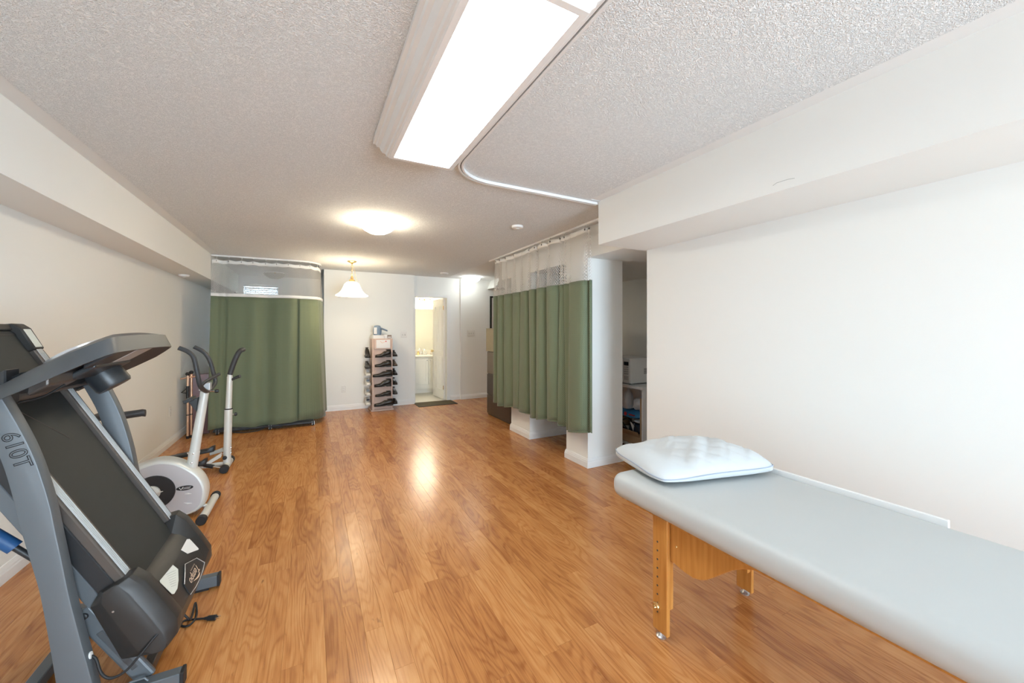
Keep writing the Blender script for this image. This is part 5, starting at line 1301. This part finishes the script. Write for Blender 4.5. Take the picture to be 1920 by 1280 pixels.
G().tube([at(434, 712, 1, SY), at(441, 708, 1, SY - 0.02), at(450, 705, 1, SY - 0.04)], [0.014, 0.014, 0.017], 10).obj('counter_unit', 'charcoal_plastic', sp_, smooth=60)
for t in (0.2, 0.3):
    c = Vector((b0.x, SY, 0.04)).lerp(b1, t)
    for s in (-1, 1): G().lathe([(0.009, 0), (0.007, 0.006), (0, 0.008)], c + Vector((s * 0.032, -0.01, 0)), (s, -0.2, 0), n=10).obj('bolt', 'chrome', sp_, smooth=40)
# base frame, pedals, hydraulic cylinder
G().tube([(xf, SY, 0.05), (-1.05, SY, 0.05), (-1.30, SY, 0.035)], 0.022, 12).obj('base_beam', 'pearl_white', sp_, smooth=40)
rf = G().cyl((-1.32, 4.70, 0.030), (-1.32, 4.94, 0.030), 0.026).obj('rear_foot', 'pearl_white', sp_, smooth=40)
for y0, y1 in ((4.66, 4.70), (4.94, 4.98)): G().cyl((-1.32, y0, 0.030), (-1.32, y1, 0.030), 0.030).obj('end_cap', 'black_rubber', rf, smooth=40)
def pedal(y, z0, z1, x0, x1):
    G().plate([(xf - 0.03, y - 0.02, 0.15), (x1 - 0.04, y - 0.02, z1 - 0.04), (x1 - 0.04, y - 0.02, z1 - 0.012), (xf - 0.03, y - 0.02, 0.19)], (0, 0.04, 0)).obj('pedal_arm', 'pearl_white', sp_, bevel=0.003)
    rg = []
    for t, w, h in ((0, 0.03, 0.010), (0.06, 0.05, 0.022), (0.5, 0.056, 0.026), (0.86, 0.056, 0.026), (0.92, 0.052, 0.045), (1.0, 0.040, 0.052)):
        x = x0 + (x1 - x0) * t; z = z0 + (z1 - z0) * t
        rg.append([Vector((x, y - w, z)), Vector((x, y + w, z)), Vector((x, y + w * 0.96, z + h)), Vector((x, y - w * 0.96, z + h))])
    G().loft(rg).obj('pedal', 'black_plastic', sp_, bevel=0.006, seg=2, smooth=40)
pedal(4.93, 0.130, 0.165, -1.30, -0.875)
pedal(4.72, 0.065, 0.10, -1.26, -0.90)
G().lathe([(0.020, 0), (0.018, 0.01), (0, 0.012)], (xf - 0.01, 4.755, 0.125), (0, -1, 0), n=16).obj('pivot_cap', 'black_plastic', sp_, smooth=40)
c0, c1 = at(366, 871, 1, 4.66), at(403, 884, 1, 4.66)
G().cyl((-1.02, 4.74, 0.125), (-0.845, 4.69, 0.07), 0.019).obj('hydraulic_cylinder', 'black_plastic', sp_, smooth=40)
G().cyl((-0.845, 4.69, 0.07), (-0.775, 4.675, 0.05), 0.009).obj('piston_rod', 'chrome', sp_, smooth=40)

# ================================================================== FOLDED TRAY TABLE AGAINST THE LEFT WALL
tt = thing('folding_table', 'folded dark red tray table with copper tube legs leaning by the left wall', 'folding table', (-1.36, 6.42, 0))
G().obox((-1.315, 6.47, 0.42), (0.105, 0.02, 0), (-0.002, 0.012, 0), (0, 0.0, 0.40)).obj('table_panel', 'maroon', tt, bevel=0.005)
for u, y, zt in ((352, 6.37, 0.815), (358.5, 6.41, 0.83)):
    x = at(u, 780, 1, y).x
    L_ = G().cyl((x, y, 0.03), (x + 0.002, y, zt), 0.0135, n=12).obj('leg', 'copper', tt, smooth=40)
    G().cyl((x, y, 0.0), (x, y, 0.035), 0.018, n=12).obj('rubber_foot', 'black_rubber', L_, smooth=40)
    G().lathe([(0.014, 0), (0.024, 0.012), (0.024, 0.03), (0.012, 0.042), (0, 0.043)], (x, y, zt), n=14).obj('top_knob', 'black_plastic', L_, smooth=40)
    G().cyl((x, y, 0.30), (x, y, 0.312), 0.016, n=12).obj('clip_ring', 'black_plastic', L_)
x = at(352, 780, 1, 6.37).x
G().cyl((x, 6.37, 0.50), (x, 6.37, 0.68), 0.0175, n=12).obj('black_sleeve', 'black_plastic', tt, smooth=40)
G().tube([(x, 6.37, 0.66), (x - 0.06, 6.36, 0.60), (x, 6.37, 0.585)], 0.008, 8).obj('folding_latch', 'black_plastic', tt)
G().tube([(x - 0.075, 6.37, 0.775), (x + 0.10, 6.41, 0.80)], 0.009, 8).obj('cross_bar', 'copper', tt)
